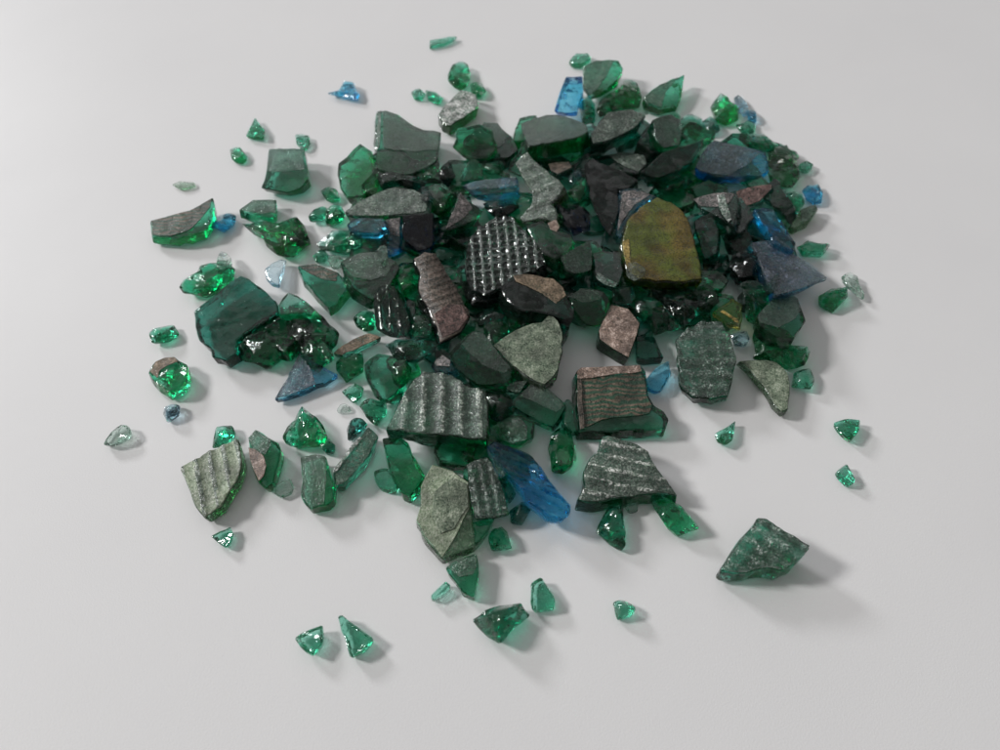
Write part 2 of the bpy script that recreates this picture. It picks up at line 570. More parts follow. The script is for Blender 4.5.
def build_all():
    for idx, it in sorted(enumerate(ITEMS), key=lambda e: (e[1]['layer'], e[0])):
        rng = random.Random(1000 + idx * 17)
        L = it['layer']
        tilt = it['tilt']
        if tilt is None:
            a = 0.05 if L == 0 else 0.11
            tilt = (rng.uniform(-a, a), rng.uniform(-a, a))
        else:
            tilt = (tilt[0], -tilt[1])   # written as in the photo, where down is towards the lens
        poly = it['poly']
        cu, cv = centroid2(poly)
        area = 0
        for i in range(len(poly)):
            area += poly[i - 1][0] * poly[i][1] - poly[i][0] * poly[i - 1][1]
        if area > 0:
            poly = poly[::-1]          # counter-clockwise seen from above
        poly = roughen(poly, rng, 6.0, 1.9 * it['rough'])
        t = it['t']
        if it['kind'] == 'slab':
            p0, n = settle(poly, t, L, rng, tilt, it['lift'])
            top = project(poly, p0, n)
            stamp(top, n, p0)
            origin = Vector((p0.x, p0.y, max(0.0, p0.z - t)))
            loc = [p - origin for p in top]
            p0l = p0 - origin
            bm = prism_bm([p for p in loc], n, t, rng, shrink=it['shrink'])
            for v in bm.verts:
                w = v.co.z + origin.z
                if w < 0.00005:
                    v.co.z = 0.00005 - origin.z
            rd = None
            if it['ribs']:
                ax, ay, sp = it['ribs']
                q0 = on_plane(cu, cv, p0, n)
                q1 = on_plane(cu + ax, cv + ay, p0, n)
                d = (q1 - q0).normalized()
                pr = (-ay, ax)
                ln = math.hypot(*pr)
                q2 = on_plane(cu + pr[0] / ln * sp, cv + pr[1] / ln * sp, p0, n)
                spw = abs((q2 - q0).dot(n.cross(d).normalized()))
                rd = (d, spw)
            full_coat = any(c[1] is None for c in it['coats'])
            if rd and not full_coat:
                ridges(bm, p0l, n, 0.0, rd[0], rd[1], it['amp'], it['waffle'])
                if not it['crest']:
                    for f in bm.faces:
                        f.material_index = 0
            o = link(it['name'], bm, it['mat'] + ('_smooth' if it['flat'] else ''), origin=origin)
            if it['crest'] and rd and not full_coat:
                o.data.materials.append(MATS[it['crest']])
            z = 0.00003
            for cm, cp, cname, clabel in it['coats']:
                if cp is None:
                    c3 = sum(loc, Vector()) / len(loc)
                    ctop = [c3 + (p - c3) * 0.965 for p in loc]
                else:
                    ar = sum(cp[i - 1][0] * cp[i][1] - cp[i][0] * cp[i - 1][1] for i in range(len(cp)))
                    if ar > 0:
                        cp = cp[::-1]
                    cp = roughen(cp, rng, 9.0, 1.0)
                    ctop = [p - origin for p in project(cp, p0, n)]
                th = 0.00022
                ctop = [p + n * (z + th) for p in ctop]
                cb = bmesh.new()
                tv = [cb.verts.new(p) for p in ctop]
                bv = [cb.verts.new(p - n * th) for p in ctop]
                mm = len(ctop)
                cb.faces.new(tv)
                cb.faces.new(bv[::-1])
                for i in range(mm):
                    j = (i + 1) % mm
                    cb.faces.new((tv[j], tv[i], bv[i], bv[j]))
                bmesh.ops.recalc_face_normals(cb, faces=cb.faces)
                bmesh.ops.bevel(cb, geom=cb.edges[:], offset=0.00009, segments=1, affect='EDGES', clamp_overlap=True)
                if rd and cp is None:
                    ridges(cb, p0l, n, z + th, rd[0], rd[1], it['amp'], it['waffle'])
                ch = link(cname, cb, cm, parent=o)
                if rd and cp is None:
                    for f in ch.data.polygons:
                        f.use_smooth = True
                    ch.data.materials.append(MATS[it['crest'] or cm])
                if clabel:
                    ch['label'] = clabel
                z += th + 0.00006
        else:
            p0, n = settle(poly, t * 0.45, L, rng, tilt, it['lift'])
            origin = Vector((p0.x, p0.y, max(0.0, p0.z - t * 0.45)))
            bm, ring = chunk_bm(poly, p0, t, rng, n)
            stamp(ring, n, p0 + n * t * 0.25)
            for v in bm.verts:
                v.co -= origin
                if v.co.z + origin.z < 0.00005:
                    v.co.z = 0.00005 - origin.z
            o = link(it['name'], bm, it['mat'], origin=origin)
        o['label'] = it['label']
        o['category'] = it['cat']
        if it['group']:
            o['group'] = it['group']
        it['obj'] = o

# ------------------------------------------------------------------ every piece, traced region by region
LOOSE = 'loose glass chips scattered around the heap'
BLUEG = 'blue glass shards'
TILE = 'broken mosaic tile pieces with a rough face'
CH = dict(name='glass_chip', cat='glass chip', group=LOOSE)
BL = dict(group=BLUEG)
TL = dict(name='tile_shard', cat='tile shard', group=TILE)

# ---- upper left, loose
R(80, 20, 3.988)
chunk('697,383 716,410 738,440 735,470 700,468 660,460 678,425', 'light_green', 3.0, 0, 'tiny triangular green chip with white glints above the ribbed glass cube', **CH)
chunk('595,515 612,508 640,510 668,545 664,562 650,573 620,568 603,552', 'emerald', 2.6, 0, 'tiny emerald chip left of the ribbed glass cube', **CH)
chunk('855,455 885,452 915,460 921,490 908,512 888,520 862,492', 'light_green', 2.2, 0, 'tiny light green chip touching the top right corner of the ribbed glass cube', **CH)
slab('752,515 820,511 892,512 905,580 912,640 880,672 820,690 770,680 720,668 740,610', 'dark_green', 4.0, 0, 'dark glass cube with a grey ribbed top, standing apart at the upper left', coats=[('grey_skin', '754,517 888,514 896,598 822,606 746,606', 'rough_face', None)], ribs=(22, -50, 26), amp=0.26, tilt=(0.02, -0.10), name='tile_shard', cat='tile shard', group=TILE)
slab('365,655 400,640 455,645 462,660 430,672 400,675', 'sage_glass', 0.9, 0, 'thin pale olive flake lying farthest up the left side', name='glass_chip', cat='glass chip', group=LOOSE)

R(80, 190, 3.988)
slab('280,122 350,105 440,80 490,50 530,28 537,60 533,95 520,135 500,165 440,188 360,193 288,190', 'emerald', 3.2, 0, 'long green piece with dusty lengthwise stripes at the left end of the heap', coats=[('striped_skin', '284,124 440,83 526,34 520,70 480,120 440,160 360,185 292,184', 'rough_face', None)], tilt=(0.05, -0.1), **TL)
chunk('515,112 560,100 600,88 626,105 618,130 600,152 570,168 540,158 517,142', 'cyan', 3.0, 0, 'small blue chip at the tip of the long striped green piece', **BL)
slab('632,80 660,58 690,38 735,36 782,36 786,95 765,108 720,102 680,95', 'light_green', 3.0, 0, 'pale green flat piece above the large emerald wedge on the left', coats=[('green_sage_skin', '636,80 690,42 778,40 780,90 720,97', 'rough_face', None)], **TL)
chunk('645,140 680,125 720,118 790,125 865,110 890,135 905,165 925,225 880,235 862,268 825,270 790,260 745,230 735,182', 'emerald', 5.0, 0, 'emerald wedge with a pointed left end between pale flat piece and pale blue triangle')
chunk('395,392 410,360 460,335 480,305 530,292 580,283 620,315 612,360 560,400 490,435 455,415 410,412', 'emerald', 4.5, 0, 'emerald lump tucked behind the large plain dark green plate')
chunk('545,270 560,240 585,248 605,268 608,296 570,312 545,297', 'pale_clear', 2.5, 1, 'small clear bit perched on the emerald lump behind the dark green plate', **CH)
slab('452,482 485,455 520,430 590,370 640,340 670,352 700,375 780,440 788,490 745,520 700,545 660,570 622,600 625,650 580,682 525,665 520,630 475,600 458,540', 'black_green', 4.6, 0, 'large plain dark green plate at the left of the heap', shrink=(1.0, 1.05), tilt=(0.04, -0.08))
chunk('620,640 635,605 665,575 700,550 750,515 800,490 850,488 900,500 935,560 910,610 880,650 845,690 800,672 770,700 740,712 700,700 655,690', 'dark_green', 5.5, 0, 'dark fractured lump with white glints right of the plain dark plate')
slab('788,460 805,430 830,405 870,420 900,440 935,470 965,500 900,488 840,492 795,495', 'light_green', 2.6, 1, 'green flake leaning on top of the dark fractured lump at left')
slab('738,312 765,290 800,275 826,280 815,330 800,380 770,372 745,345', 'pale_blue', 2.0, 0, 'pale blue clear triangle with a bright facet on bare paper at left', tilt=(-0.25, 0.1), name='glass_chip', cat='glass chip', group=BLUEG)
chunk('274,575 295,556 320,545 350,538 375,535 396,570 375,588 350,600 310,610 285,612', 'emerald', 3.2, 0, 'emerald chip lying above the green and brown cube at the left edge', **CH)
R(0, 0, 1)
slab('148,372 155,361 164,357 174,356 187,364 188,373 184,382 177,389 168,391 157,383', 'bright_green', 3.4, 0, 'green cube with a brownish frosted corner at the left edge', coats=[('tan_skin', '150,372 156,362 165,358 175,357.5 178,362 168,366 160,371 158,379', 'rough_face', 'brownish frosted corner')], flat=False, **CH)
slab('274,400 283,384 293,366 302,349 313,361 326,368 338,374 325,383 311,388 297,394', 'blue', 2.2, 0, 'blue grey frosted triangle pointing to the lower left', coats=[('violet_slate_skin', '275,399 284,384 301,352 307,360 312,372 316,385 298,392', 'rough_face', None)], tilt=(0.0, -0.05), group=BLUEG)

R(80, 360, 3.988)
chunk('330,215 340,192 355,175 380,172 401,182 396,212 372,235 345,246', 'pale_blue', 3.2, 0, 'small pale blue crystal chip alone on the left paper', name='glass_chip', cat='glass chip', group=BLUEG)
chunk('90,335 100,315 118,290 140,270 162,255 190,258 205,280 203,302 170,325 130,337 105,342', 'pale_clear', 3.0, 0, 'pale green drop shaped chip, the leftmost piece of all', **CH)
chunk('540,265 575,260 610,262 624,295 600,325 560,345 523,352 530,310', 'emerald', 2.5, 0, 'emerald chip peeking out behind the pale sage square', **CH)
slab('398,432 440,404 520,360 575,335 630,312 645,350 652,400 640,460 605,520 565,590 500,635 470,600 440,530 415,470', 'sage_glass', 3.4, 0, 'pale sage frosted square with faint ribs at the lower left', coats=[('pale_sage_skin', None, 'rough_face', None)], crest='pale_lit_crest_skin', ribs=(6, 30, 15), amp=0.44, waffle='beads', tilt=(0.02, -0.04), **TL)
slab('670,310 685,290 700,275 745,305 790,330 800,352 788,420 772,490 740,515 712,490 690,440 676,380', 'emerald', 3.4, 0, 'upright green splinter with a pinkish copper face beside the sage square', coats=[('green_sage_skin', '672,312 700,280 760,318 764,340 738,380 690,355', 'rough_face', None), ('copper_skin', '674,352 700,358 735,385 746,425 735,468 716,486 694,440 680,398', 'copper_face', 'pinkish copper speckled face')], tilt=(0.05, -0.05), **TL)
slab('768,500 800,480 840,470 852,505 840,530 800,548 772,530', 'pale_clear', 1.4, 0, 'thin clear flake under the copper faced splinter at lower left', **CH)
chunk('518,700 555,680 600,660 612,692 600,730 580,750 545,725', 'emerald', 2.6, 0, 'small emerald triangle below the pale sage square', **CH)

R(240, 400, 5)
chunk('210,190 235,140 270,90 312,36 350,60 385,90 420,130 440,185 425,225 370,238 300,238 230,225', 'emerald', 4.5, 0, 'emerald triangle with a glinting crest at lower left of the heap')
slab('300,285 340,275 380,268 428,278 440,320 452,370 475,420 468,490 440,525 350,545 320,515 303,480 312,400', 'emerald', 3.6, 0, 'upright frosted green block at lower left with a bright emerald right side', coats=[('dull_green_skin', '303,288 380,272 424,282 432,340 428,430 420,520 350,540 308,482 316,400', 'rough_face', None)], **TL)
chunk('400,235 420,205 445,190 478,225 472,260 430,268', 'dark_green', 3.0, 0, 'small dark emerald bit joining the emerald triangle to the grey green bar')
slab('463,365 480,335 520,290 560,235 600,180 640,130 695,180 670,235 640,290 580,360 520,425 480,432 467,400', 'dark_green', 4.0, 0, 'grey green bar with silver glints along its upper left edge', coats=[('green_sage_skin', '478,366 520,310 575,250 640,140 690,182 638,288 518,420 482,426', 'rough_face', None), ('silver_skin', '465,370 470,350 500,310 555,235 600,185 610,200 560,262 520,310 485,365', 'painted_glints', 'silver strip of painted glints')], tilt=(-0.12, -0.05), **TL)  # silver strip paints in the glints along the bar's upper left edge
chunk('533,152 542,118 560,97 590,90 615,98 640,120 620,145 590,170 560,182 538,200', 'black_green', 3.5, 0, 'dark green bit capping the upper end of the grey green bar')
slab('482,45 500,18 525,12 548,30 556,50 530,58 490,60', 'pale_clear', 0.9, 0, 'tiny clear ring shaped flake on paper left of the big ribbed piece', **CH)
slab('710,188 760,182 800,180 840,210 860,270 895,325 922,370 885,430 842,476 805,462 770,400 740,330 722,250', 'emerald', 4.2, 1, 'emerald spike pointing down from under the big ribbed piece', tilt=(0.02, -0.1))
slab('668,352 700,340 732,335 765,375 785,410 772,446 730,442 698,432 670,395', 'light_green', 2.4, 0, 'small flat teal green piece left of the downward emerald spike', **CH)

# ---- top
R(300, 20, 5)
chunk('130,372 165,360 200,345 218,312 245,308 272,320 300,380 290,406 240,392 180,380', 'cyan', 2.8, 0, 'bright cyan blue chip alone at upper left of the heap', name='glass_chip', cat='glass chip', group=BLUEG)
slab('648,100 700,90 785,80 760,100 720,120 650,134', 'light_green', 1.5, 0, 'thin green sliver farthest up, above all other pieces', **CH)
chunk('738,295 750,260 770,230 805,210 840,226 852,260 850,295 832,335 770,336 745,320', 'light_green', 4.5, 0, 'rounded grey green lump at the top behind the silver sparkling piece')
chunk('850,322 880,312 912,310 932,350 905,386 855,376', 'bright_green', 3.5, 0, 'small bright green cube right of the rounded grey green lump at top')
chunk('555,357 575,345 600,340 630,368 612,396 570,392', 'light_green', 2.2, 0, 'tiny pale green bit left of the silver sparkling piece', **CH)
chunk('625,352 655,352 692,370 720,390 692,422 640,402', 'light_green', 2.8, 0, 'small grey green bit squeezed against the silver sparkling piece', **CH)
slab('690,475 720,430 765,385 805,350 845,358 882,375 893,440 820,490 752,532 712,512', 'bright_green', 4.2, 0, 'silver sparkling topped green tile piece at the top of the heap', coats=[('sparkle_skin', None, 'rough_face', None)], tilt=(-0.05, 0.02), **TL)
slab('382,460 430,450 460,462 490,470 525,495 560,520 620,548 706,560 700,620 695,690 640,735 560,770 480,775 382,745', 'dark_green', 4.5, 1, 'large dark green frosted block with a pale crumbly left edge at upper left', coats=[('dull_green_skin', '412,462 440,458 488,476 556,526 620,554 698,566 690,650 560,660 420,640', 'rough_face', None), ('silver_skin', '386,465 408,458 404,560 400,640 386,650 384,560', 'crumbly_edge', 'pale crumbly edge')], tilt=(0, -0.05), **TL)
slab('820,612 845,590 872,580 895,548 920,508 990,512 1060,580 1095,650 1040,690 920,692 868,685', 'black_green', 5.0, 0, 'dark smoky green rock right below the silver sparkling piece', coats=[('grey_skin', '850,600 922,515 986,518 1040,580 1000,640 900,630', 'rough_face', None)], **TL)
R(0, 0, 1)
slab('337,174 338,163 346,157 353,149 360,143 372,151 377,168 376,188 362,196 347,197 340,188', 'emerald', 4.4, 1, 'upright pointed emerald leaf at the upper left of the heap', tilt=(0.0, -0.10))

R(480, 20, 5)
slab('450,195 480,165 540,163 557,190 510,220 462,215', 'light_green', 2.0, 0, 'small oval green bit at the top edge above the bright blue slab', **CH)
slab('370,455 385,400 402,348 430,280 512,278 516,360 482,462 415,468', 'blue', 4.5, 0, 'bright blue slab standing at the top edge of the heap', tilt=(0, -0.3), **BL)
slab('518,232 550,212 580,200 640,196 692,200 716,240 690,300 645,335 600,372 548,392 515,330', 'emerald', 3.5, 1, 'grey green frosted flag shaped sheet at the top edge beside the blue slab', coats=[('green_sage_skin', '522,234 580,204 670,202 640,270 590,345 548,380 520,330', 'rough_face', None)], tilt=(0.1, -0.2), **TL)
chunk('495,390 545,380 576,420 578,500 560,525 508,520', 'dark_green', 4.0, 0, 'dark green stem shaped piece under the flag shaped sheet')
chunk('620,370 660,362 700,358 712,320 722,303 760,300 785,312 812,390 800,430 750,438 700,442 640,462 600,482 580,452', 'emerald', 5.0, 0, 'emerald lump with sparkling dots at the top edge')
slab('205,517 270,492 330,475 380,474 425,480 480,500 530,520 545,560 482,590 410,606 340,620 240,632 215,572', 'dark_green', 5.5, 1, 'flat grey green slab with a dark underside near the top of the heap', coats=[('grey_skin', None, 'rough_face', None)], tilt=(0, -0.04), **TL)
slab('548,575 590,515 640,460 700,448 760,445 832,478 810,512 780,540 710,578 640,610 562,625', 'black_green', 6.0, 1, 'pointed grey slab with a dark front edge right of the flat slab at top', coats=[('grey_light_skin', '552,574 640,464 758,449 826,479 776,536 638,604 566,618', 'rough_face', None)], tilt=(0.02, -0.06), **TL)

R(640, 20, 5)
slab('18,385 55,350 100,320 160,292 222,270 214,330 205,390 182,442 100,452 30,415', 'emerald', 3.0, 1, 'grey green triangle with a bright emerald right half at the top edge', coats=[('green_sage_skin', '22,384 100,324 190,288 130,360 105,440 34,412', 'rough_face', None)], tilt=(-0.1, -0.15), **TL)
chunk('352,430 370,400 402,370 425,392 445,412 475,428 500,442 492,500 430,522 375,502', 'bright_green', 4.5, 0, 'vivid green crown shaped lump at the upper right edge')
chunk('468,387 490,370 515,388 535,412 545,452 520,470 488,440', 'pale_blue', 2.6, 0, 'small lilac grey clear chip beside the vivid green crown lump', **CH)
chunk('532,462 556,448 582,460 582,512 545,502', 'cyan', 2.6, 0, 'tiny cyan blue bit at the upper right edge of the heap', **BL)
chunk('478,522 540,503 582,520 576,556 540,570 508,566', 'light_green', 2.6, 0, 'small clear green bit in front of the tiny cyan blue bit')
chunk('478,592 520,575 560,568 610,575 645,590 702,620 660,648 600,640 520,618', 'dark_green', 4.0, 1, 'dark green piece behind the big blue slate slab at upper right')
chunk('638,640 670,622 702,608 742,632 785,655 802,682 760,700 732,720 722,760 680,770 645,730', 'emerald', 4.5, 0, 'emerald piece with a row of sparkling dots at the upper right edge')
slab('58,500 100,482 152,470 202,500 208,560 190,630 120,642 80,602', 'dark_green', 5.0, 1, 'dull green block right below the two tone triangle at the top edge', coats=[('grey_skin', None, 'rough_face', None)], tilt=(0, -0.1), **TL)
chunk('150,470 180,462 205,480 202,508 175,515 152,500', 'bright_green', 2.2, 2, 'tiny glowing green bit resting on the dull green block at top', lift=0.0)
chunk('200,490 230,472 262,470 312,490 322,560 262,622 215,602', 'dark_green', 4.0, 0, 'smoky green lump left of the vivid green crown lump')
chunk('310,502 350,480 382,500 402,550 375,568 338,570', 'black_green', 3.0, 0, 'small dark lump touching the vivid green crown lump')
slab('0,760 60,710 120,660 190,635 255,618 325,590 300,640 270,692 200,752 90,790', 'black_green', 4.5, 2, 'long dark green slab running diagonally left of the big blue slate slab', tilt=(0, -0.05))

# ---- upper right
R(690, 140, 6.25)
slab('30,172 65,100 112,30 150,-2 260,25 380,50 475,70 488,130 492,195 440,225 300,235 160,228 60,200', 'blue', 3.6, 2, 'big blue slab with a scratched slate grey top at the upper right', coats=[('slate_skin', '34,170 70,100 114,34 152,4 260,30 376,54 440,76 400,120 345,165 240,218 150,214 60,192', 'rough_face', None)], tilt=(0.0, -0.06), group=BLUEG)
chunk('480,62 540,45 600,40 635,80 662,120 682,180 690,232 668,270 640,300 590,306 540,300 500,270 482,200', 'emerald', 5.0, 0, 'large emerald lump right of the big blue slate slab')
chunk('605,180 630,160 660,190 672,222 650,236 620,212', 'pale_clear', 1.6, 2, 'tiny clear bit with golden glints resting on the large emerald lump', **CH)
chunk('678,152 702,135 732,125 775,150 765,178 742,200 692,196', 'light_green', 2.8, 0, 'small light green chip at the right edge next to the golden glints', **CH)
chunk('698,310 730,290 765,280 802,275 832,330 822,396 772,400 722,370', 'cyan', 3.2, 0, 'small blue chip at the right edge of the heap', **BL)
slab('232,330 290,312 365,295 440,280 512,275 520,302 480,345 442,390 400,410 358,420 282,360', 'black_green', 4.0, 1, 'reddish brown topped dark slab below the big blue slate slab', coats=[('red_brown_skin', '290,322 440,284 506,280 512,302 436,384 358,412 290,352', 'rough_face', None)], tilt=(0, -0.1), **TL)
chunk('598,340 650,325 702,340 722,390 682,442 640,440 608,420', 'light_green', 3.5, 0, 'pale green lump between the small blue chip and the emerald lump')
slab('688,432 735,412 782,400 802,430 770,472 742,512 690,535 650,552 620,540 640,508 670,480', 'sage_glass', 3.0, 0, 'dull olive green piece below the small blue chip at right', coats=[('green_sage_skin', '692,436 780,406 796,430 738,506 690,520', 'rough_face', None)], **TL)
slab('398,432 450,424 522,430 560,495 602,560 635,605 662,650 652,688 610,692 565,660 520,640 500,600 488,560 440,500', 'blue', 3.2, 1, 'narrow royal blue ribbed slab slanting down at right', ribs=(12, 10, 8), amp=0.38, tilt=(0, -0.05), **BL)
chunk('662,672 700,648 732,630 800,640 882,655 855,690 832,722 770,704 702,722', 'light_green', 3.2, 0, 'green triangle pointing right, above the emerald drop at right')
slab('18,372 80,345 152,330 220,322 292,330 305,420 290,480 272,540 225,510 180,482 110,450 52,420', 'black_green', 4.0, 1, 'dark piece crusted with pink and white grit right of the olive slab', coats=[('mauve_skin', '24,372 152,336 284,336 240,400 180,420 60,412', 'rough_face', None), ('silver_skin', '170,350 215,345 235,420 262,500 240,520 200,470 178,410', 'white_crust', 'white sparkling grit')], **TL)
chunk('28,502 70,480 122,470 190,500 215,545 205,600 150,612 100,602 42,562', 'dark_green', 4.5, 1, 'grey green lump touching the right side of the olive slab')
slab('295,425 360,430 410,450 470,520 510,590 500,640 440,620 380,600 320,590 285,530', 'black_green', 4.0, 0, 'dark green plate under the narrow royal blue slab')
chunk('485,310 540,305 600,310 606,380 640,450 660,490 620,545 570,500 520,425', 'dark_green', 4.0, 0, 'deep green lump between royal blue slab and dull olive piece')
chunk('205,600 260,560 320,595 380,610 420,640 400,700 320,720 230,690', 'black_glass', 4.5, 0, 'purplish black lump left of the blue violet triangle')

# ---- upper left of heap, close
R(300, 160, 6.25)
chunk('125,190 155,178 182,170 232,180 252,240 202,272 160,252', 'emerald', 3.2, 0, 'small emerald bit at the foot of the upright emerald leaf')
chunk('48,350 75,318 102,290 162,288 192,330 165,360 130,382 62,392', 'light_green', 3.2, 0, 'light green lump left of the dusty half moon')
chunk('150,330 200,280 260,290 285,340 270,380 210,410 160,400', 'emerald', 4.0, 0, 'emerald lump between light green lump and dusty half moon')
slab('280,322 325,285 382,250 430,226 482,205 535,180 592,165 655,170 722,185 775,218 832,262 822,330 760,342 700,345 600,352 500,356 400,358 330,357 290,347', 'dark_green', 4.2, 2, 'dusty grey half moon piece above the blue pieces at upper left', coats=[('grey_light_skin', '284,322 382,256 482,210 592,172 716,190 800,240 790,320 700,338 500,350 332,350', 'rough_face', None)], tilt=(0, -0.15), **TL)
chunk('718,200 765,172 812,160 842,230 820,258 782,272 745,240', 'black_glass', 2.6, 3, 'small black glass bit with white streaks on the end of the half moon')
slab('290,402 320,375 352,360 440,358 520,360 542,420 482,462 400,455 330,442', 'cyan', 3.0, 1, 'bright blue slab right under the dusty half moon', tilt=(0, -0.15), **BL)
slab('528,372 580,362 632,355 634,420 630,492 625,560 590,595 550,600 545,540 556,480', 'blue', 3.0, 2, 'blue piece with a lilac striped top under the half moon', coats=[('mauve_skin', '532,376 626,360 624,480 566,470', 'rough_face', 'lilac striped face')], ribs=(10, 8, 5), amp=0.19, tilt=(0, -0.15), group=BLUEG)
chunk('458,600 475,560 500,532 530,528 548,545 552,610 528,632 500,642', 'pale_clear', 3.2, 3, 'clear sparkling bead in front of the lilac striped blue piece', **CH)
chunk('98,520 150,480 200,440 265,432 332,440 430,448 520,462 525,505 520,542 450,565 380,590 330,588 280,580 200,578 130,570', 'dark_green', 4.2, 0, 'clear green shard with rippled edges left of the bright blue slab')
chunk('300,470 345,460 385,490 375,540 320,556 295,520', 'bright_green', 2.5, 1, 'small vivid green bit on the rippled green shard')
chunk('78,602 110,575 152,560 182,590 162,640 100,642', 'light_green', 3.2, 0, 'small light green bead at left above the striped brown green wedge')
chunk('168,622 208,600 250,590 282,632 272,670 230,682 198,682', 'pale_clear', 3.0, 1, 'pale green bead right of the striped brown green wedge top')
slab('638,352 700,338 770,332 832,330 836,430 832,540 790,560 740,572 690,535 648,502', 'navy', 4.5, 1, 'blue black block with one curved white glint in the upper heap', tilt=(0, -0.1))
slab('810,152 860,145 902,150 952,200 930,250 902,300 862,322 820,262', 'emerald', 3.5, 1, 'clear emerald column right of the half moon piece')
chunk('-95,390 -50,365 0,378 28,400 52,470 48,530 20,550 -30,540 -60,470', 'emerald', 3.5, 0, 'rounded emerald piece at the right end of the large emerald wedge')
chunk('470,100 560,85 650,90 740,110 800,150 770,175 690,170 590,155 500,165', 'black_green', 4.5, 1, 'dark green ledge between frosted block and half moon piece')

# ---- upper middle
R(430, 140, 6.25)
slab('180,250 215,180 250,120 280,118 305,128 330,190 332,242 260,256 200,262', 'dark_green', 3.5, 1, 'dark green triangle left of the glowing green bit in the upper middle', tilt=(0, -0.2))
chunk('318,152 380,135 442,130 472,182 450,205 420,212 350,202', 'bright_green', 2.6, 1, 'glowing yellowish green bit behind the flat dusty blue bar')
slab('200,282 240,266 282,255 410,240 542,225 552,290 542,322 460,332 380,342 320,348 262,352 240,330', 'blue', 4.2, 2, 'flat dusty dark blue bar in the upper middle of the heap', coats=[('slate_skin', '206,284 282,260 536,232 544,286 440,298 300,306 250,312', 'rough_face', None)], tilt=(0, -0.08), group=BLUEG)
slab('95,562 120,495 150,430 168,375 190,320 240,380 332,440 302,490 240,520 180,542', 'dark_green', 4.0, 2, 'pinkish grey frosted triangle left of the dark ribbed dome', coats=[('mauve_skin', '100,556 152,432 190,330 236,384 268,430 200,500', 'rough_face', None)], tilt=(-0.1, -0.1), **TL)
slab('530,142 570,108 612,80 635,108 662,140 740,200 800,245 842,290 820,340 790,380 762,402 785,435 802,470 792,522 720,502 650,508 580,522 560,492 595,460 632,430 640,380 640,330 615,290 592,250 572,225 560,200', 'sage_glass', 4.0, 3, 'pale grey green ribbed piece standing tall in the upper middle', coats=[('grey_light_skin', None, 'rough_face', None)], crest='pale_lit_crest_skin', ribs=(10, -4, 13), amp=0.88, waffle='beads', tilt=(0.02, -0.12), **TL)
slab('740,302 790,294 846,292 850,330 805,372 770,378', 'olive', 3.0, 2, 'small olive corner piece right of the tall pale ribbed piece')
R(0, 0, 1)
slab('466,250 470,238 480,226 496,217 512,216 522,228 533,237 541,250 546,264 536,272 520,277 502,288 484,297 470,290 464,268', 'black_green', 6.0, 3, 'nearly black ribbed dome with rows of white glints in the middle', coats=[], crest='dim_lit_crest_skin', ribs=(3, 30, 9), waffle=True, amp=0.60, tilt=(0.02, -0.15), **TL)
R(430, 140, 6.25)
slab('600,532 650,515 702,500 745,530 792,560 840,572 882,590 902,640 862,702 820,722 780,742 700,702 665,655 640,610', 'emerald', 4.0, 3, 'emerald piece with a small copper tip below the tall pale ribbed piece', coats=[('copper_skin', '735,522 785,500 812,545 790,578 752,560', 'copper_tip', 'copper coloured tip')], tilt=(0, -0.1), **TL)
chunk('768,400 810,412 852,420 885,408 920,400 965,428 1002,462 1002,560 950,582 900,602 860,560 820,542', 'navy', 4.5, 2, 'glossy navy lump left of the big black shard')
chunk('328,402 400,380 480,368 532,370 562,420 520,450 470,472 420,470 378,460', 'black_glass', 3.5, 2, 'dark bit with a bronze sheen below the dusty blue bar')
chunk('848,330 895,275 942,225 972,240 975,290 972,342 932,392 868,362', 'bright_green', 3.5, 2, 'glowing emerald chip left of the big black shard')
chunk('858,242 885,212 920,190 962,180 950,212 930,242 880,272', 'pale_blue', 2.4, 3, 'lilac glinting flake above the glowing emerald chip')
slab('738,152 800,142 872,140 892,172 845,195 800,215 752,192', 'black_green', 3.0, 1, 'brownish flat bit under the flat grey slab near the top', coats=[('brown_skin', None, 'rough_face', None)], **TL)
slab('608,60 700,78 800,100 882,140 810,164 740,182 690,158 642,130', 'black_green', 4.0, 0, 'dark green sliver under the flat grey slab near the top')
chunk('58,172 95,145 132,130 162,230 135,268 110,302 70,272', 'black_glass', 4.0, 1, 'dark brownish lump left of the dark green triangle')
chunk('-10,285 40,262 95,300 140,330 180,320 165,390 120,450 60,480 0,450', 'emerald', 4.0, 1, 'translucent emerald lump left of the pinkish frosted triangle')
chunk('10,480 80,560 160,560 240,580 235,660 150,690 60,660 10,590', 'navy', 4.0, 0, 'deep blue green glass lump below the pinkish frosted triangle')
chunk('0,690 70,660 150,690 210,690 220,740 170,790 60,790 0,760', 'dark_green', 4.5, 1, 'grey speckled green lump above the copper brown ribbed bar')

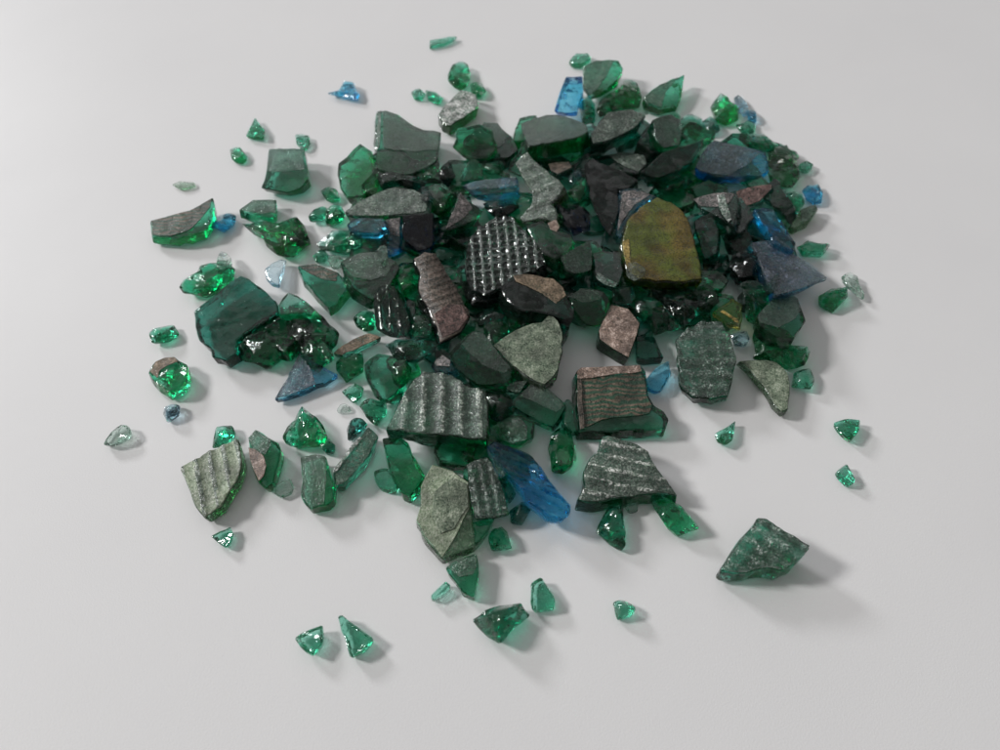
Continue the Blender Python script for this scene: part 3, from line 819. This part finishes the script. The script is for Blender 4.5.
# ---- black shard, olive slab
R(560, 140, 6.25)
slab('150,152 175,128 202,105 270,150 335,175 402,200 450,225 492,250 430,302 362,312 368,365 372,420 340,522 312,602 280,555 250,512 218,440 190,370 168,255', 'black_glass', 4.5, 2, 'big matt black angular shard left of the olive slab', tilt=(0.0, -0.1))
slab('208,110 295,90 380,75 455,80 532,90 548,150 520,182 490,212 402,200 330,178 262,150', 'black_green', 4.0, 3, 'grey frosted flake with bright rim above the big black shard', coats=[('grey_light_skin', '300,98 382,80 528,95 540,148 490,200 410,170', 'rough_face', None)], tilt=(0, -0.1), **TL)
slab('540,202 620,150 702,100 780,55 862,10 902,20 868,82 832,142 740,182 650,222 542,252', 'dark_green', 4.0, 1, 'long plain dark green slab pointing up right beside the blue slate slab')
R(0, 0, 1)
slab('621,241 626,221 640,206 657,196 672,202 684,212 691,226 696,246 702,268 703,281 681,283 656,283 637,280 627,272 622,256', 'olive', 5.5, 4, 'big olive yellow slab, the only large yellow piece', coats=[('olive_skin', None, 'rough_face', None), ('gold_skin', '622,242 629,240 630,258 631,270 627,270 624,256', 'golden_edge', 'bright golden edge')], tilt=(0.02, -0.14), ribs=(30, -3, 11), waffle=True, amp=0.16, shrink=(0.97, 1.02), name='tile_shard', cat='tile shard', group=None)
slab('616,234 618,212 620,190 629,188 639,188 657,196 640,206 626,222 620,240', 'blue', 3.0, 4, 'mauve grey flake with a blue edge leaning on the olive slab', coats=[('mauve_skin', '618,232 620,212 622,192 638,190 650,195 634,206 622,222', 'rough_face', None)], ribs=(10, -12, 6), amp=0.15, tilt=(0.0, -0.1), group=BLUEG)
chunk('626,263 636,262 646,268 644,277 634,282 626,276', 'pale_clear', 2.4, 5, 'clear bit standing in for the white glint at the lower left corner of the olive slab', **CH)  # clear lump standing in for a glint on the slab
R(560, 140, 6.25)
chunk('558,272 620,248 682,230 745,222 802,220 832,260 798,292 760,322 700,332 660,332', 'dark_green', 4.5, 1, 'grey green lump above the right shoulder of the olive slab')
slab('838,502 890,472 942,450 968,505 992,560 988,632 982,702 940,725 900,742 880,690 868,640', 'black_green', 4.0, 2, 'dark blue green plate along the right side of the olive slab')

# ---- left middle
R(300, 250, 6.25)
chunk('-60,375 0,335 50,350 100,372 180,450 250,522 235,600 172,640 205,690 120,762 60,740 0,660 -40,620 -90,570 -85,470', 'dark_green', 5.5, 0, 'dark green rock with white glints above the blue grey triangle')
chunk('100,600 150,570 200,610 215,680 180,710 120,680', 'emerald', 3.0, 1, 'emerald bead on top of the dark rock above the blue grey triangle')
slab('-18,100 40,92 100,82 170,110 240,138 302,230 268,282 230,332 182,372 120,302 70,240 18,180', 'dark_green', 4.0, 1, 'striped brown green wedge left of the copper brown ribbed bar', coats=[('striped_skin', '-12,102 100,88 236,142 230,200 150,190 60,150', 'rough_face', None)], tilt=(0.05, -0.12), **TL)
slab('250,75 300,40 375,12 450,5 530,12 600,70 625,110 595,170 560,240 505,280 450,312 390,280 330,238', 'dark_green', 4.5, 1, 'broad dark green block left of the glass bit with a red corner', coats=[('dull_green_skin', '262,78 380,20 526,20 590,80 540,160 440,190 330,170', 'rough_face', None)], **TL)
chunk('328,430 360,398 392,370 430,368 465,378 472,440 472,502 435,512 400,512 350,472', 'emerald', 3.5, 0, 'deep emerald bit left of the grey ribbed dark block')
slab('458,285 478,248 502,218 545,214 592,228 618,278 642,330 668,390 692,450 678,498 660,542 610,548 560,544 512,520 470,492 462,390', 'black_green', 4.5, 2, 'dark glossy block with grey ribs and glints left of the clear emerald bead', ribs=(3, 30, 9), amp=0.45, tilt=(-0.05, -0.1), **TL)
chunk('590,120 612,98 642,80 690,78 742,80 772,150 760,205 742,250 695,275 650,302 622,245 600,190', 'emerald', 4.2, 4, 'round emerald bit with a red corner on the copper brown bar')
chunk('680,450 708,412 742,380 772,388 802,400 832,470 820,508 800,540 745,536 692,530', 'light_green', 4.0, 4, 'clear emerald bead with bright rim below the round bit with red corner')
R(0, 0, 1)
slab('413,258 424,251 436,253 444,266 452,280 458,291 463,300 471,317 466,326 461,334 450,340 440,345 437,328 428,308 421,299 418,290 420,275', 'black_glass', 4.2, 3, 'copper brown ribbed bar standing left of the centre', coats=[('brown_skin', None, 'rough_face', None), ('red_brown_skin', '434,315 448,305 462,306 468,318 459,331 442,339', 'red_end', 'redder copper end')], ribs=(16, -5, 6.5), amp=0.22, tilt=(0.0, -0.12), **TL)
R(300, 250, 6.25)
slab('205,650 262,600 330,560 380,538 430,520 475,532 512,545 468,570 420,590 340,630 260,662', 'dark_green', 2.6, 1, 'tan brown topped strip above the emerald chips left of the ribbed piece', coats=[('tan_skin', None, 'rough_face', None)], tilt=(0, -0.1), **TL)
chunk('220,690 300,665 390,630 402,700 398,760 340,800 288,826 250,790 222,740', 'emerald', 4.5, 0, 'emerald block under the tan brown strip')
chunk('528,590 590,572 650,560 760,572 862,590 845,620 800,665 742,702 670,700 600,692', 'black_green', 4.5, 2, 'black green glassy lump below the clear emerald bead')
R(300, 350, 6.25)
chunk('255,255 295,228 340,200 375,215 402,232 390,290 332,332 290,295', 'emerald', 3.2, 0, 'small emerald square chip left of the big ribbed piece', **CH)
chunk('368,342 400,318 440,300 490,305 542,320 545,360 542,402 510,440 482,470 445,448 410,420', 'light_green', 3.8, 0, 'light emerald rounded cube touching the left of the big ribbed piece')
slab('400,80 440,45 482,20 540,25 602,40 642,100 632,170 618,242 580,285 540,312 470,302 440,240 408,180', 'dark_green', 4.5, 1, 'dark glassy green plate left behind the big ribbed piece', tilt=(0, -0.05))
chunk('568,130 580,95 592,70 650,60 702,110 692,155 680,202 630,242 580,202', 'emerald', 4.2, 2, 'round emerald bead behind the left corner of the big ribbed piece')
R(0, 0, 1)
slab('385,430 393,414 402,397 408,387 414,378 424,372 438,372 452,374 465,385 476,388 487,392 489,406 489,420 487,440 474,440 460,437 445,436 430,435 407,433', 'dark_green', 6.0, 3, 'big ribbed sage green tile piece in the lower centre', coats=[('green_sage_skin', None, 'rough_face', None)], crest='pale_lit_crest_skin', ribs=(-1.0, 30, 18.5), amp=0.95, waffle='beads', tilt=(0.02, -0.04), shrink=(0.98, 1.05), **TL)
slab('430,366 436,358 443,354 452,361 456,371 446,374 434,372', 'blue', 2.4, 4, 'small mauve topped blue chip behind the big ribbed piece', coats=[('mauve_skin', '434,362 443,355 451,361 450,367 437,366', 'rough_face', None)], group=BLUEG)

# ---- middle
slab('500,287 514,275 520,274 540,276 553,279 564,288 569,299 575,309 574,318 562,318 550,314 540,312 520,310 507,299', 'black_green', 5.5, 3, 'dark glossy shard with a coppery brown top in the middle', coats=[('tan_skin', '513,276 526,274.5 553,279 563,288 566,296 556,304 542,294 528,287 516,282', 'copper_face', 'coppery brown speckled face')], tilt=(0.05, -0.12), **TL)
slab('490,347 502,338 515,330 524,326 532,323 542,322 549,315 554,316 559,321 563,332 563,352 559,370 553,379 545,386 537,383 527,377 510,366 500,356', 'sage_glass', 4.0, 4, 'sage green grainy triangle lying in the middle', coats=[('sage_skin', None, 'rough_face', None)], tilt=(0.06, -0.06), **TL)
R(430, 250, 6.25)
slab('118,640 190,565 270,500 330,512 402,600 465,670 520,720 505,800 480,842 380,848 290,842 225,800 160,745', 'dark_green', 4.2, 3, 'large dark green block between copper brown bar and sage triangle', coats=[('dull_green_skin', '200,590 272,510 328,520 400,608 500,730 470,770 330,720', 'rough_face', None)], tilt=(0.05, -0.1), **TL)
chunk('328,480 380,455 432,440 480,470 512,512 450,552 392,592 345,560', 'emerald', 4.0, 2, 'emerald lump above the large dark green block in the middle')
chunk('248,390 320,372 402,360 445,388 472,420 440,452 370,465 300,472', 'black_green', 4.0, 2, 'dark lump with crossed glints right of the copper brown bar')
chunk('458,380 505,355 560,340 615,355 662,380 722,440 660,458 600,472 510,492', 'dark_green', 4.5, 2, 'teal black lump right above the sage triangle')
slab('862,290 905,265 945,235 1010,238 1090,260 1125,310 1130,370 1105,430 1080,470 1030,480 980,472 915,402', 'emerald', 4.8, 1, 'deep emerald block between the sage triangle and copper speckled diamond', coats=[('dull_green_skin', '870,292 945,242 1085,264 1060,310 960,330', 'rough_face', None)], tilt=(0, -0.1), **TL)
slab('810,45 860,15 905,-15 960,-40 1005,-60 1012,40 1008,128 960,145 905,152 850,130', 'dark_green', 4.0, 2, 'grey frosted rock with a pale scratch left of the olive slab', coats=[('grey_skin', None, 'rough_face', None)], tilt=(-0.05, -0.1), **TL)
chunk('730,175 790,150 850,170 900,210 870,260 820,230 760,215', 'pale_clear', 2.5, 2, 'small white glinting crumb above the deep emerald block', **CH)
chunk('560,20 640,0 720,-20 800,30 820,100 760,150 680,130 600,110', 'black_green', 4.5, 2, 'black green lump right of the nearly black ribbed dome')
chunk('200,200 260,190 330,250 420,270 440,330 350,360 260,350 215,290', 'black_glass', 4.0, 2, 'black glossy lump under the nearly black ribbed dome')

R(560, 250, 6.25)
slab('200,20 290,5 382,10 398,130 385,172 370,212 315,190 262,170 210,142', 'black_green', 4.0, 2, 'dark green plate wedged against the lower left of the olive slab')
chunk('215,160 240,135 300,175 370,205 350,222 280,200', 'pale_clear', 2.0, 3, 'thin pinkish white sliver under the dark plate beside olive slab', **CH)
chunk('328,220 395,218 462,230 474,290 440,352 385,350 328,342', 'black_green', 4.5, 1, 'dark green lump directly behind the copper speckled diamond')
slab('240,505 280,420 320,340 375,352 430,368 468,415 502,460 492,500 480,540 455,610 430,680 380,650 330,622 285,590 245,560', 'dark_green', 5.0, 2, 'copper speckled diamond shaped piece right of the sage triangle', coats=[('copper_skin', None, 'copper_face', None)], tilt=(0.05, -0.03), **TL)
chunk('458,300 510,288 562,290 605,312 642,340 672,385 702,430 772,490 720,492 680,492 632,518 590,542 572,490 560,440 515,420 470,400', 'dark_green', 4.5, 1, 'green wedge pointing right of the copper speckled diamond')
slab('470,540 520,525 592,540 620,605 652,672 590,676 520,682 480,670', 'black_green', 3.2, 0, 'dark triangle under the right side of the copper speckled diamond')
chunk('598,262 650,248 702,240 800,238 892,240 952,262 930,312 902,362 840,425 782,482 750,455 720,430 680,390 640,350', 'black_green', 5.5, 2, 'dark glinting rock below the olive slab')
chunk('480,230 530,212 550,240 520,268 490,262', 'black_glass', 2.5, 3, 'tiny brownish bit at the bottom edge of the olive slab')

# ---- right
R(690, 250, 5)
slab('300,-35 340,-48 392,-52 480,-2 570,48 630,88 692,140 682,155 600,185 522,212 420,236 382,160 340,60', 'blue', 2.6, 2, 'large flat blue violet triangle pointing right', coats=[('violet_slate_skin', '306,-34 390,-47 476,4 566,54 682,140 600,178 522,204 426,226 386,158 346,58', 'rough_face', None)], tilt=(0.02, -0.03), shrink=(0.97, 1.0), group=BLUEG)
chunk('752,132 775,115 800,105 842,130 852,180 876,215 872,250 830,212 782,172', 'pale_clear', 2.6, 0, 'curled pale clear chip behind the emerald drop at right', **CH)
chunk('638,235 668,215 702,200 745,188 792,180 787,240 755,272 720,306 680,296 642,262', 'emerald', 3.6, 0, 'emerald drop lying on paper right of the heap', **CH)
slab('338,322 370,285 402,250 440,222 482,200 542,240 562,295 582,350 552,395 522,442 480,438 440,430 392,400 350,372', 'dark_green', 4.0, 1, 'brownish grey frosted block below the blue violet triangle', coats=[('grey_skin', '342,322 402,256 482,208 536,244 556,300 520,350 440,390 352,364', 'rough_face', None)], **TL)
chunk('248,162 288,152 332,150 372,172 402,222 392,270 362,325 332,382 282,352 272,240', 'emerald', 4.5, 1, 'emerald glinting lump left of the brownish grey block at right')
slab('108,312 160,275 212,240 262,270 264,340 252,402 215,388 180,372', 'yellow', 3.2, 3, 'small yellow glass chip with a bright stripe right of the centre', coats=[('gold_skin', '150,310 165,302 240,348 246,366 228,362', 'bright_stripe', 'bright golden stripe')], tilt=(0, -0.05), name='glass_chip', cat='glass chip', group=None)
chunk('198,420 240,408 282,405 302,440 272,492 220,472', 'pale_blue', 3.0, 0, 'small sky blue clear chip beside the dark waffle block', **BL)
chunk('318,395 352,380 400,390 432,410 455,432 510,480 562,520 602,508 592,545 572,582 502,592 440,562 370,552 310,546', 'emerald', 5.0, 0, 'emerald mass with rows of glints at the right edge')
chunk('518,612 560,598 602,590 627,652 602,702 555,692 508,682', 'light_green', 3.2, 0, 'light emerald end piece right of the curved sage piece')
R(0, 0, 1)
slab('739,361 748,360 757,360 767,360 776,362 788,374 790,384 790,394 788,410 782,413 774,405 769,395 762,385 751,371', 'sage_glass', 3.0, 1, 'curved pale sage piece pointing down at right', coats=[('sage_skin', None, 'rough_face', None)], tilt=(0, -0.05), **TL)
slab('675,340 686,328 700,322 722,323 728,333 733,345 737,360 733,374 731,386 728,397 711,400 692,398 679,386 677,366', 'dark_green', 4.5, 1, 'dark teal waffle patterned block with a frosted upper face at right', coats=[('waffle_skin', None, 'rough_face', None)], crest='waffle_lit_crest_skin', ribs=(30, 0.5, 13), waffle=True, flat=False, amp=0.95, tilt=(0.0, -0.10), **TL)
R(690, 250, 5)
chunk('208,22 260,10 332,10 345,70 332,152 280,170 228,182 198,120', 'black_glass', 4.5, 2, 'purplish black crumbly lump left of the blue violet triangle tip')
chunk('60,30 110,10 190,20 205,100 180,160 110,170 70,120', 'black_green', 4.5, 1, 'black green lump between olive slab and crumbly black lump')
chunk('20,200 90,170 130,200 150,260 100,300 30,320 0,260', 'dark_green', 4.0, 1, 'dark green lump left of the small yellow chip')

# ---- lower middle
R(430, 350, 6.25)
slab('468,212 540,198 612,190 588,230 560,272 520,262 480,252', 'light_green', 2.6, 3, 'small grey triangle under the tip of the sage grainy triangle', coats=[('green_sage_skin', None, 'rough_face', None)], **TL)
slab('500,335 560,265 632,200 685,218 742,240 795,290 852,342 825,388 800,432 762,482 722,472 655,436 590,402 540,370', 'dark_green', 4.2, 1, 'dark green slab with a thin glint line below the sage grainy triangle', coats=[('dull_green_skin', '560,290 632,210 740,246 836,344 790,390 700,350', 'rough_face', None)], tilt=(0.1, -0.05), **TL)
chunk('378,482 430,450 480,420 522,400 570,430 612,482 606,560 560,575 520,592 480,572 438,552', 'pale_clear', 3.6, 1, 'pale grey green clear chunk with glints right of the big ribbed piece')
chunk('330,255 400,250 470,262 522,332 512,380 500,422 450,462 380,442 350,350', 'black_green', 5.0, 1, 'dark lump right behind the big ribbed piece')
slab('838,322 862,300 888,322 912,350 922,420 932,500 882,512 855,475 830,440', 'dark_green', 3.5, 0, 'small dark green plate left of the copper banded tile')
R(540, 420, 5)
chunk('58,60 95,42 142,30 168,100 178,145 187,190 172,222 150,252 110,276 60,252 48,195 38,140', 'emerald', 4.5, 0, 'emerald drop shaped lump above the long blue shard end')
R(560, 350, 6.25)
slab('100,135 130,110 220,104 330,100 430,96 505,95 535,128 545,200 552,280 590,345 650,378 682,430 662,488 600,494 500,498 400,502 280,506 190,510 120,520 112,420 102,330', 'dark_green', 3.8, 0, 'square dark green tile piece with a copper band along its top edge', coats=[('striped_skin', '112,180 330,160 500,140 528,180 540,284 575,350 560,400 400,420 260,440 130,500 118,420', 'rough_face', None), ('copper_skin', '104,138 132,116 330,106 498,100 510,140 330,160 108,186', 'copper_band', 'pinkish copper band along the far edge'), ('brown_skin', '108,196 132,192 138,330 150,420 152,500 126,506 116,420', 'gritty_edge', 'gritty grey brown left edge')], ribs=None, tilt=(0.02, -0.03), **TL)
slab('535,190 565,148 602,110 640,86 682,65 698,140 670,195 642,250 602,256 550,232', 'blue', 2.6, 0, 'flat pointed blue chip touching the copper banded tile', tilt=(0.0, -0.1), **BL)
R(540, 420, 5)
slab('182,402 205,360 222,330 212,295 215,260 232,222 250,190 290,150 298,110 308,82 340,75 420,98 490,120 522,145 545,165 562,200 578,232 605,265 640,310 688,378 600,368 500,376 430,388 330,404 220,412', 'dark_green', 4.6, 0, 'silvery grey ribbed shard with a dark front edge at lower right centre', coats=[('grey_light_skin', None, 'rough_face', None)], crest='glint_lit_crest_skin', ribs=(30, 6.0, 13), amp=0.95, waffle='beads', tilt=(0.0, -0.06), **TL)
chunk('285,532 312,480 342,430 380,420 420,420 426,525 430,630 410,652 372,632 340,612 305,588 280,560', 'dark_green', 4.2, 0, 'frosted dark green leaf under the silvery ribbed shard')
chunk('552,395 595,388 640,390 672,410 702,430 755,485 802,540 745,562 692,580 665,560 640,540 605,500 575,455', 'bright_green', 3.6, 0, 'bright green leaf sticking out lower right of the silvery ribbed shard')
slab('420,422 450,410 482,402 492,440 470,452 440,452', 'pale_clear', 2.0, 0, 'small grey clear piece under the front edge of the silvery ribbed shard', **CH)
chunk('875,65 905,48 940,30 960,15 982,-2 975,50 966,100 930,127 890,112', 'emerald', 2.8, 0, 'emerald teardrop on bare paper right of the copper banded tile', **CH)

R(400, 440, 6.25)
slab('100,500 115,450 132,400 126,345 130,290 165,220 202,150 265,165 330,190 385,228 432,262 440,345 442,432 452,462 462,560 466,660 370,700 268,745 205,680 150,610', 'sage_glass', 3.6, 1, 'large pale sage leaf of two facets at the bottom of the heap', coats=[('pale_sage_skin', '104,498 134,400 132,292 204,156 328,196 426,266 434,430 350,600 266,735 160,606', 'rough_face', None), ('sage_skin', '215,330 330,240 420,280 428,420 340,560 250,590 200,470', 'darker_patch', 'darker grey green patch')], tilt=(0.0, -0.1), **TL)
slab('410,152 475,122 542,100 592,180 618,240 642,300 665,380 682,460 650,472 620,482 545,490 470,500 455,450 440,400 425,270', 'dark_green', 4.0, 1, 'dark green waffle patterned slab right of the large sage leaf', coats=[('waffle_skin', None, 'rough_face', None)], waffle=True, flat=False, crest='waffle_lit_crest_skin', ribs=(5, 30, 10), amp=0.85, tilt=(0.02, -0.08), **TL)
slab('452,512 510,496 562,488 596,478 560,545 522,602 465,662', 'emerald', 3.0, 0, 'emerald triangle under the dark waffle slab near the bottom')
chunk('600,222 650,235 692,262 722,340 705,375 682,402 640,330', 'dark_green', 3.5, 1, 'dark green splinter between waffle slab and long blue shard')
chunk('678,442 720,410 762,380 822,430 795,480 760,532 725,528 690,520', 'black_green', 4.0, 0, 'black green cube under the long blue shard')
chunk('548,612 560,575 582,550 608,548 632,540 672,580 690,630 702,682 670,672 640,682 610,695 570,695', 'emerald', 3.2, 0, 'heart shaped emerald chip below the long blue shard', **CH)
R(0, 0, 1)
slab('487,446 495,441 503,444 512,448 520,450 527,453 535,460 541,467 545,473 549,480 555,487 560,494 566,500 571,506 570,514 565,519 560,523 554,523 548,522 543,517 538,512 533,508 528,505 524,497 520,490 514,482 508,474 502,468 497,462 491,454', 'blue', 6.0, 1, 'long blue shard with rippled shiny end, the largest blue glass', ribs=(14, 7, 11), amp=0.8, flat=False, tilt=(0.08, -0.14), **BL)
slab('487,447 492,446 500,462 506,476 500,478 494,466', 'pale_clear', 1.6, 3, 'clear pale strip along the upper left edge of the long blue shard', **CH)
R(280, 530, 3.571)
slab('590,132 645,105 700,82 706,105 710,132 702,185 690,240 672,232 650,222 620,178', 'emerald', 3.0, 0, 'green frosted triangle at the tip of the large sage leaf', coats=[('green_sage_skin', '596,132 700,90 704,130 690,160 640,170', 'rough_face', None)], **TL)
slab('538,232 565,206 592,180 612,198 592,222 545,252', 'light_green', 2.0, 0, 'thin teal sliver beside the green frosted triangle at the bottom', **CH)
chunk('48,385 75,365 110,350 152,335 157,370 154,402 120,452 95,440 72,420', 'light_green', 3.6, 0, 'light green wedge, the lower left of the two bottom wedges', **CH)
chunk('204,308 218,300 232,312 280,348 332,385 318,408 300,430 250,456 240,420 232,385', 'light_green', 4.0, 0, 'light green wedge with a sharp tip, right of the other bottom wedge', **CH)
chunk('684,320 730,290 780,265 820,262 862,262 896,300 865,325 830,352 785,412 760,395 738,380 708,350', 'dark_green', 5.0, 0, 'dark emerald piece with glints near the bottom middle', **CH)
chunk('893,190 912,175 932,165 955,200 982,242 977,275 935,282 900,286', 'light_green', 3.6, 0, 'clear green chip with white glints right of the dark emerald piece at bottom', **CH)
R(580, 400, 3.333)
slab('468,560 500,510 545,450 592,390 618,398 642,412 700,448 768,490 745,520 720,545 672,570 645,562 620,560 585,565 550,578 510,578 475,570', 'dark_green', 5.0, 0, 'ribbed emerald block lying alone at the lower right', coats=[('waffle_skin', None, 'rough_face', None)], crest='waffle_lit_crest_skin', ribs=(30, 20, 14), amp=0.95, waffle=True, flat=False, tilt=(0.03, -0.08), name='tile_shard', cat='tile shard', group=TILE)
chunk('106,675 125,668 145,665 170,680 190,695 172,720 150,728 125,733', 'light_green', 3.0, 0, 'small green chip alone at the bottom right of the middle', **CH)
chunk('844,75 868,66 892,60 936,65 932,100 905,136 885,124 868,108', 'emerald', 3.4, 0, 'emerald chip farthest right, upper of the two at the right edge', **CH)
chunk('858,235 875,222 892,210 906,236 921,265 912,280 898,282', 'light_green', 3.0, 0, 'grey green chip, lower of the two at the far right edge', **CH)

# ---- dark pieces seen only through the gaps of the heap
FILL = 'dark green glass shard mostly buried under the upper shards of the heap'
_r = random.Random(42)
R(0, 0, 1)
HEAP = [(356, 205), (385, 165), (480, 140), (560, 122), (690, 122), (760, 160), (796, 200), (785, 280), (740, 328), (700, 318), (650, 325), (605, 300), (570, 322), (520, 400), (515, 475), (480, 492), (430, 455), (402, 360), (440, 340), (392, 305), (352, 270)]


def in_heap(x, y):
    c = False
    for k in range(len(HEAP)):
        (x0, y0), (x1, y1) = HEAP[k - 1], HEAP[k]
        if (y0 > y) != (y1 > y) and x < (x1 - x0) * (y - y0) / (y1 - y0) + x0:
            c = not c
    return c


_pts = []
for _k in range(6000):
    q_ = (_r.uniform(330, 800), _r.uniform(120, 500))
    if in_heap(*q_) and all((q_[0] - a[0]) ** 2 + (1.2 * (q_[1] - a[1])) ** 2 > 29 ** 2 for a in _pts):
        _pts.append(q_)


def random_poly(cx, cy_, r):
    n_ = _r.randint(4, 7)
    a0, el, ed = _r.uniform(0, 6), _r.uniform(0.75, 1.3), _r.uniform(0, 3)
    out = []
    for k in range(n_):
        a = a0 + 6.283 * (k + _r.uniform(-.3, .3)) / n_
        x, y = r * math.cos(a) * el, r * math.sin(a) / el
        x, y = x * math.cos(ed) - y * math.sin(ed), x * math.sin(ed) + y * math.cos(ed)
        out.append('%.1f,%.1f' % (cx + x, cy_ + 0.8 * y))
    return ' '.join(out)


for cx, cy_ in _pts:
    m_ = _r.choice(['dark_green', 'emerald', 'emerald', 'black_green'])
    slab(random_poly(cx, cy_, _r.uniform(18, 24)), m_, _r.uniform(3.0, 4.4), 0.5, FILL, group='dark shards buried in the heap',
         tilt=(_r.uniform(-.22, .22), _r.uniform(-.25, .12)))
CRUMB = 'tiny green glass crumb caught between the shards of the heap'
_n = 0
while _n < 70:
    q_ = (_r.uniform(330, 800), _r.uniform(120, 500))
    if in_heap(*q_):
        _n += 1
        chunk(random_poly(q_[0], q_[1], _r.uniform(3, 7)), _r.choice(['emerald', 'light_green', 'bright_green', 'pale_clear']), _r.uniform(1.2, 2.2), 0.7, CRUMB,
              group='crumbs between the shards', name='glass_crumb', cat='glass crumb')

# every other loose chip is a flat splinter rather than a lump
for i_, it_ in enumerate([q for q in ITEMS if q['group'] == LOOSE and q['kind'] == 'chunk']):
    if i_ % 5 in (0, 2, 3):
        it_.update(kind='slab', t=it_['t'] * 0.62, coats=[], ribs=None, waffle=False, amp=0, shrink=(0.72, 1.0), flat=False, crest=None)

# ------------------------------------------------------------------ the sheet they lie on
def paper():
    m, nt = new_mat('white_paper')
    out = N(nt, 'ShaderNodeOutputMaterial')
    tc = N(nt, 'ShaderNodeTexCoord')
    p = N(nt, 'ShaderNodeBsdfPrincipled')
    a = noise(nt, tc.outputs['Object'], 14, 3, 0.5)
    c = ramp(nt, a, [(0.3, (0.785, 0.775, 0.780)), (0.7, (0.81, 0.80, 0.803))])
    nt.links.new(c, p.inputs['Base Color'])
    p.inputs['Roughness'].default_value = 0.55
    b = N(nt, 'ShaderNodeBump')
    b.inputs['Strength'].default_value = 0.12
    b.inputs['Distance'].default_value = 0.0004
    # paper tooth and the soft cockle of a sheet that has been handled
    hh = math_n(nt, 'ADD', math_n(nt, 'MULTIPLY', noise(nt, tc.outputs['Object'], 2600, 3, 0.6), 1.0),
                math_n(nt, 'MULTIPLY', noise(nt, tc.outputs['Object'], 16, 3, 0.45, 0.6), 5.0))
    nt.links.new(hh, b.inputs['Height'])
    nt.links.new(b.outputs[0], p.inputs['Normal'])
    nt.links.new(p.outputs[0], out.inputs['Surface'])
    MATS['white_paper'] = m
    bm = bmesh.new()
    nx, ny = 60, 60
    W, H0, H1 = 0.55, -0.35, 0.75
    vs = []
    for j in range(ny + 1):
        for i in range(nx + 1):
            x = -W + 2 * W * i / nx
            y = H0 + (H1 - H0) * j / ny
            vs.append(bm.verts.new((x, y, 0)))
    for j in range(ny):
        for i in range(nx):
            k = j * (nx + 1) + i
            bm.faces.new((vs[k], vs[k + 1], vs[k + nx + 2], vs[k + nx + 1]))
    o = link('paper_surface', bm, 'white_paper')
    o['kind'] = 'structure'
    for f in o.data.polygons:
        f.use_smooth = True


paper()
build_all()

# ------------------------------------------------------------------ light
def area(name, loc, target, size, power, col):
    l = bpy.data.lights.new(name, 'AREA')
    l.shape = 'RECTANGLE'
    l.size, l.size_y = size
    l.energy = power
    l.color = col
    o = bpy.data.objects.new(name, l)
    o.location = loc
    d = Vector(target) - Vector(loc)
    o.rotation_euler = d.to_track_quat('-Z', 'Y').to_euler()
    COL.objects.link(o)


area('ceiling_lamp', (-5.1, 0.75, 3.3), (0, 0, 0), (1.0, 0.9), 228.0, (1.0, 0.99, 0.975))
area('window_light', (-4.4, 4.0, 2.3), (0, 0, 0), (1.2, 0.9), 170.0, (0.97, 0.985, 1.0))

w = bpy.data.worlds.new("World")
scene.world = w
w.use_nodes = True
nt = w.node_tree
nt.nodes.clear()
wo = N(nt, 'ShaderNodeOutputWorld')
bg = N(nt, 'ShaderNodeBackground')
tc = N(nt, 'ShaderNodeTexCoord')
sep = N(nt, 'ShaderNodeSeparateXYZ')
nt.links.new(tc.outputs['Generated'], sep.inputs[0])
# a bright ceiling, dimmer walls, darker towards the photographer
hz = ramp(nt, sep.outputs['Z'], [(0.0, (0.22, 0.22, 0.22)), (0.35, (0.40, 0.40, 0.405)), (0.75, (0.66, 0.655, 0.645))])
# and a broad pale glow added on the far side, for sheen on flat tops
dv = N(nt, 'ShaderNodeVectorMath', operation='DOT_PRODUCT')
nt.links.new(tc.outputs['Generated'], dv.inputs[0])
dv.inputs[1].default_value = Vector((-0.25, 0.80, 0.55)).normalized()
wn = ramp(nt, dv.outputs['Value'], [(0.80, (0, 0, 0)), (0.93, (1.0, 1.0, 1.01))])
ad = N(nt, 'ShaderNodeMixRGB', blend_type='ADD')
ad.inputs[0].default_value = 1.0
nt.links.new(hz, ad.inputs[1])
nt.links.new(wn, ad.inputs[2])
nt.links.new(ad.outputs[0], bg.inputs['Color'])
bg.inputs['Strength'].default_value = 0.39
nt.links.new(bg.outputs[0], wo.inputs['Surface'])

# ------------------------------------------------------------------ render settings
scene.view_settings.view_transform = 'Standard'
scene.view_settings.look = 'None'
scene.view_settings.exposure = 0.0
scene.view_settings.gamma = 1.0
scene.render.engine = 'CYCLES'
cy = scene.cycles
cy.use_denoising = True
cy.max_bounces = 18
cy.transmission_bounces = 16
cy.glossy_bounces = 6
cy.diffuse_bounces = 5
cy.volume_bounces = 0
cy.caustics_refractive = True
cy.caustics_reflective = True
cy.blur_glossy = 0.6
cy.sample_clamp_indirect = 14.0
scene.render.film_transparent = False
scene.render.filter_size = 1.7
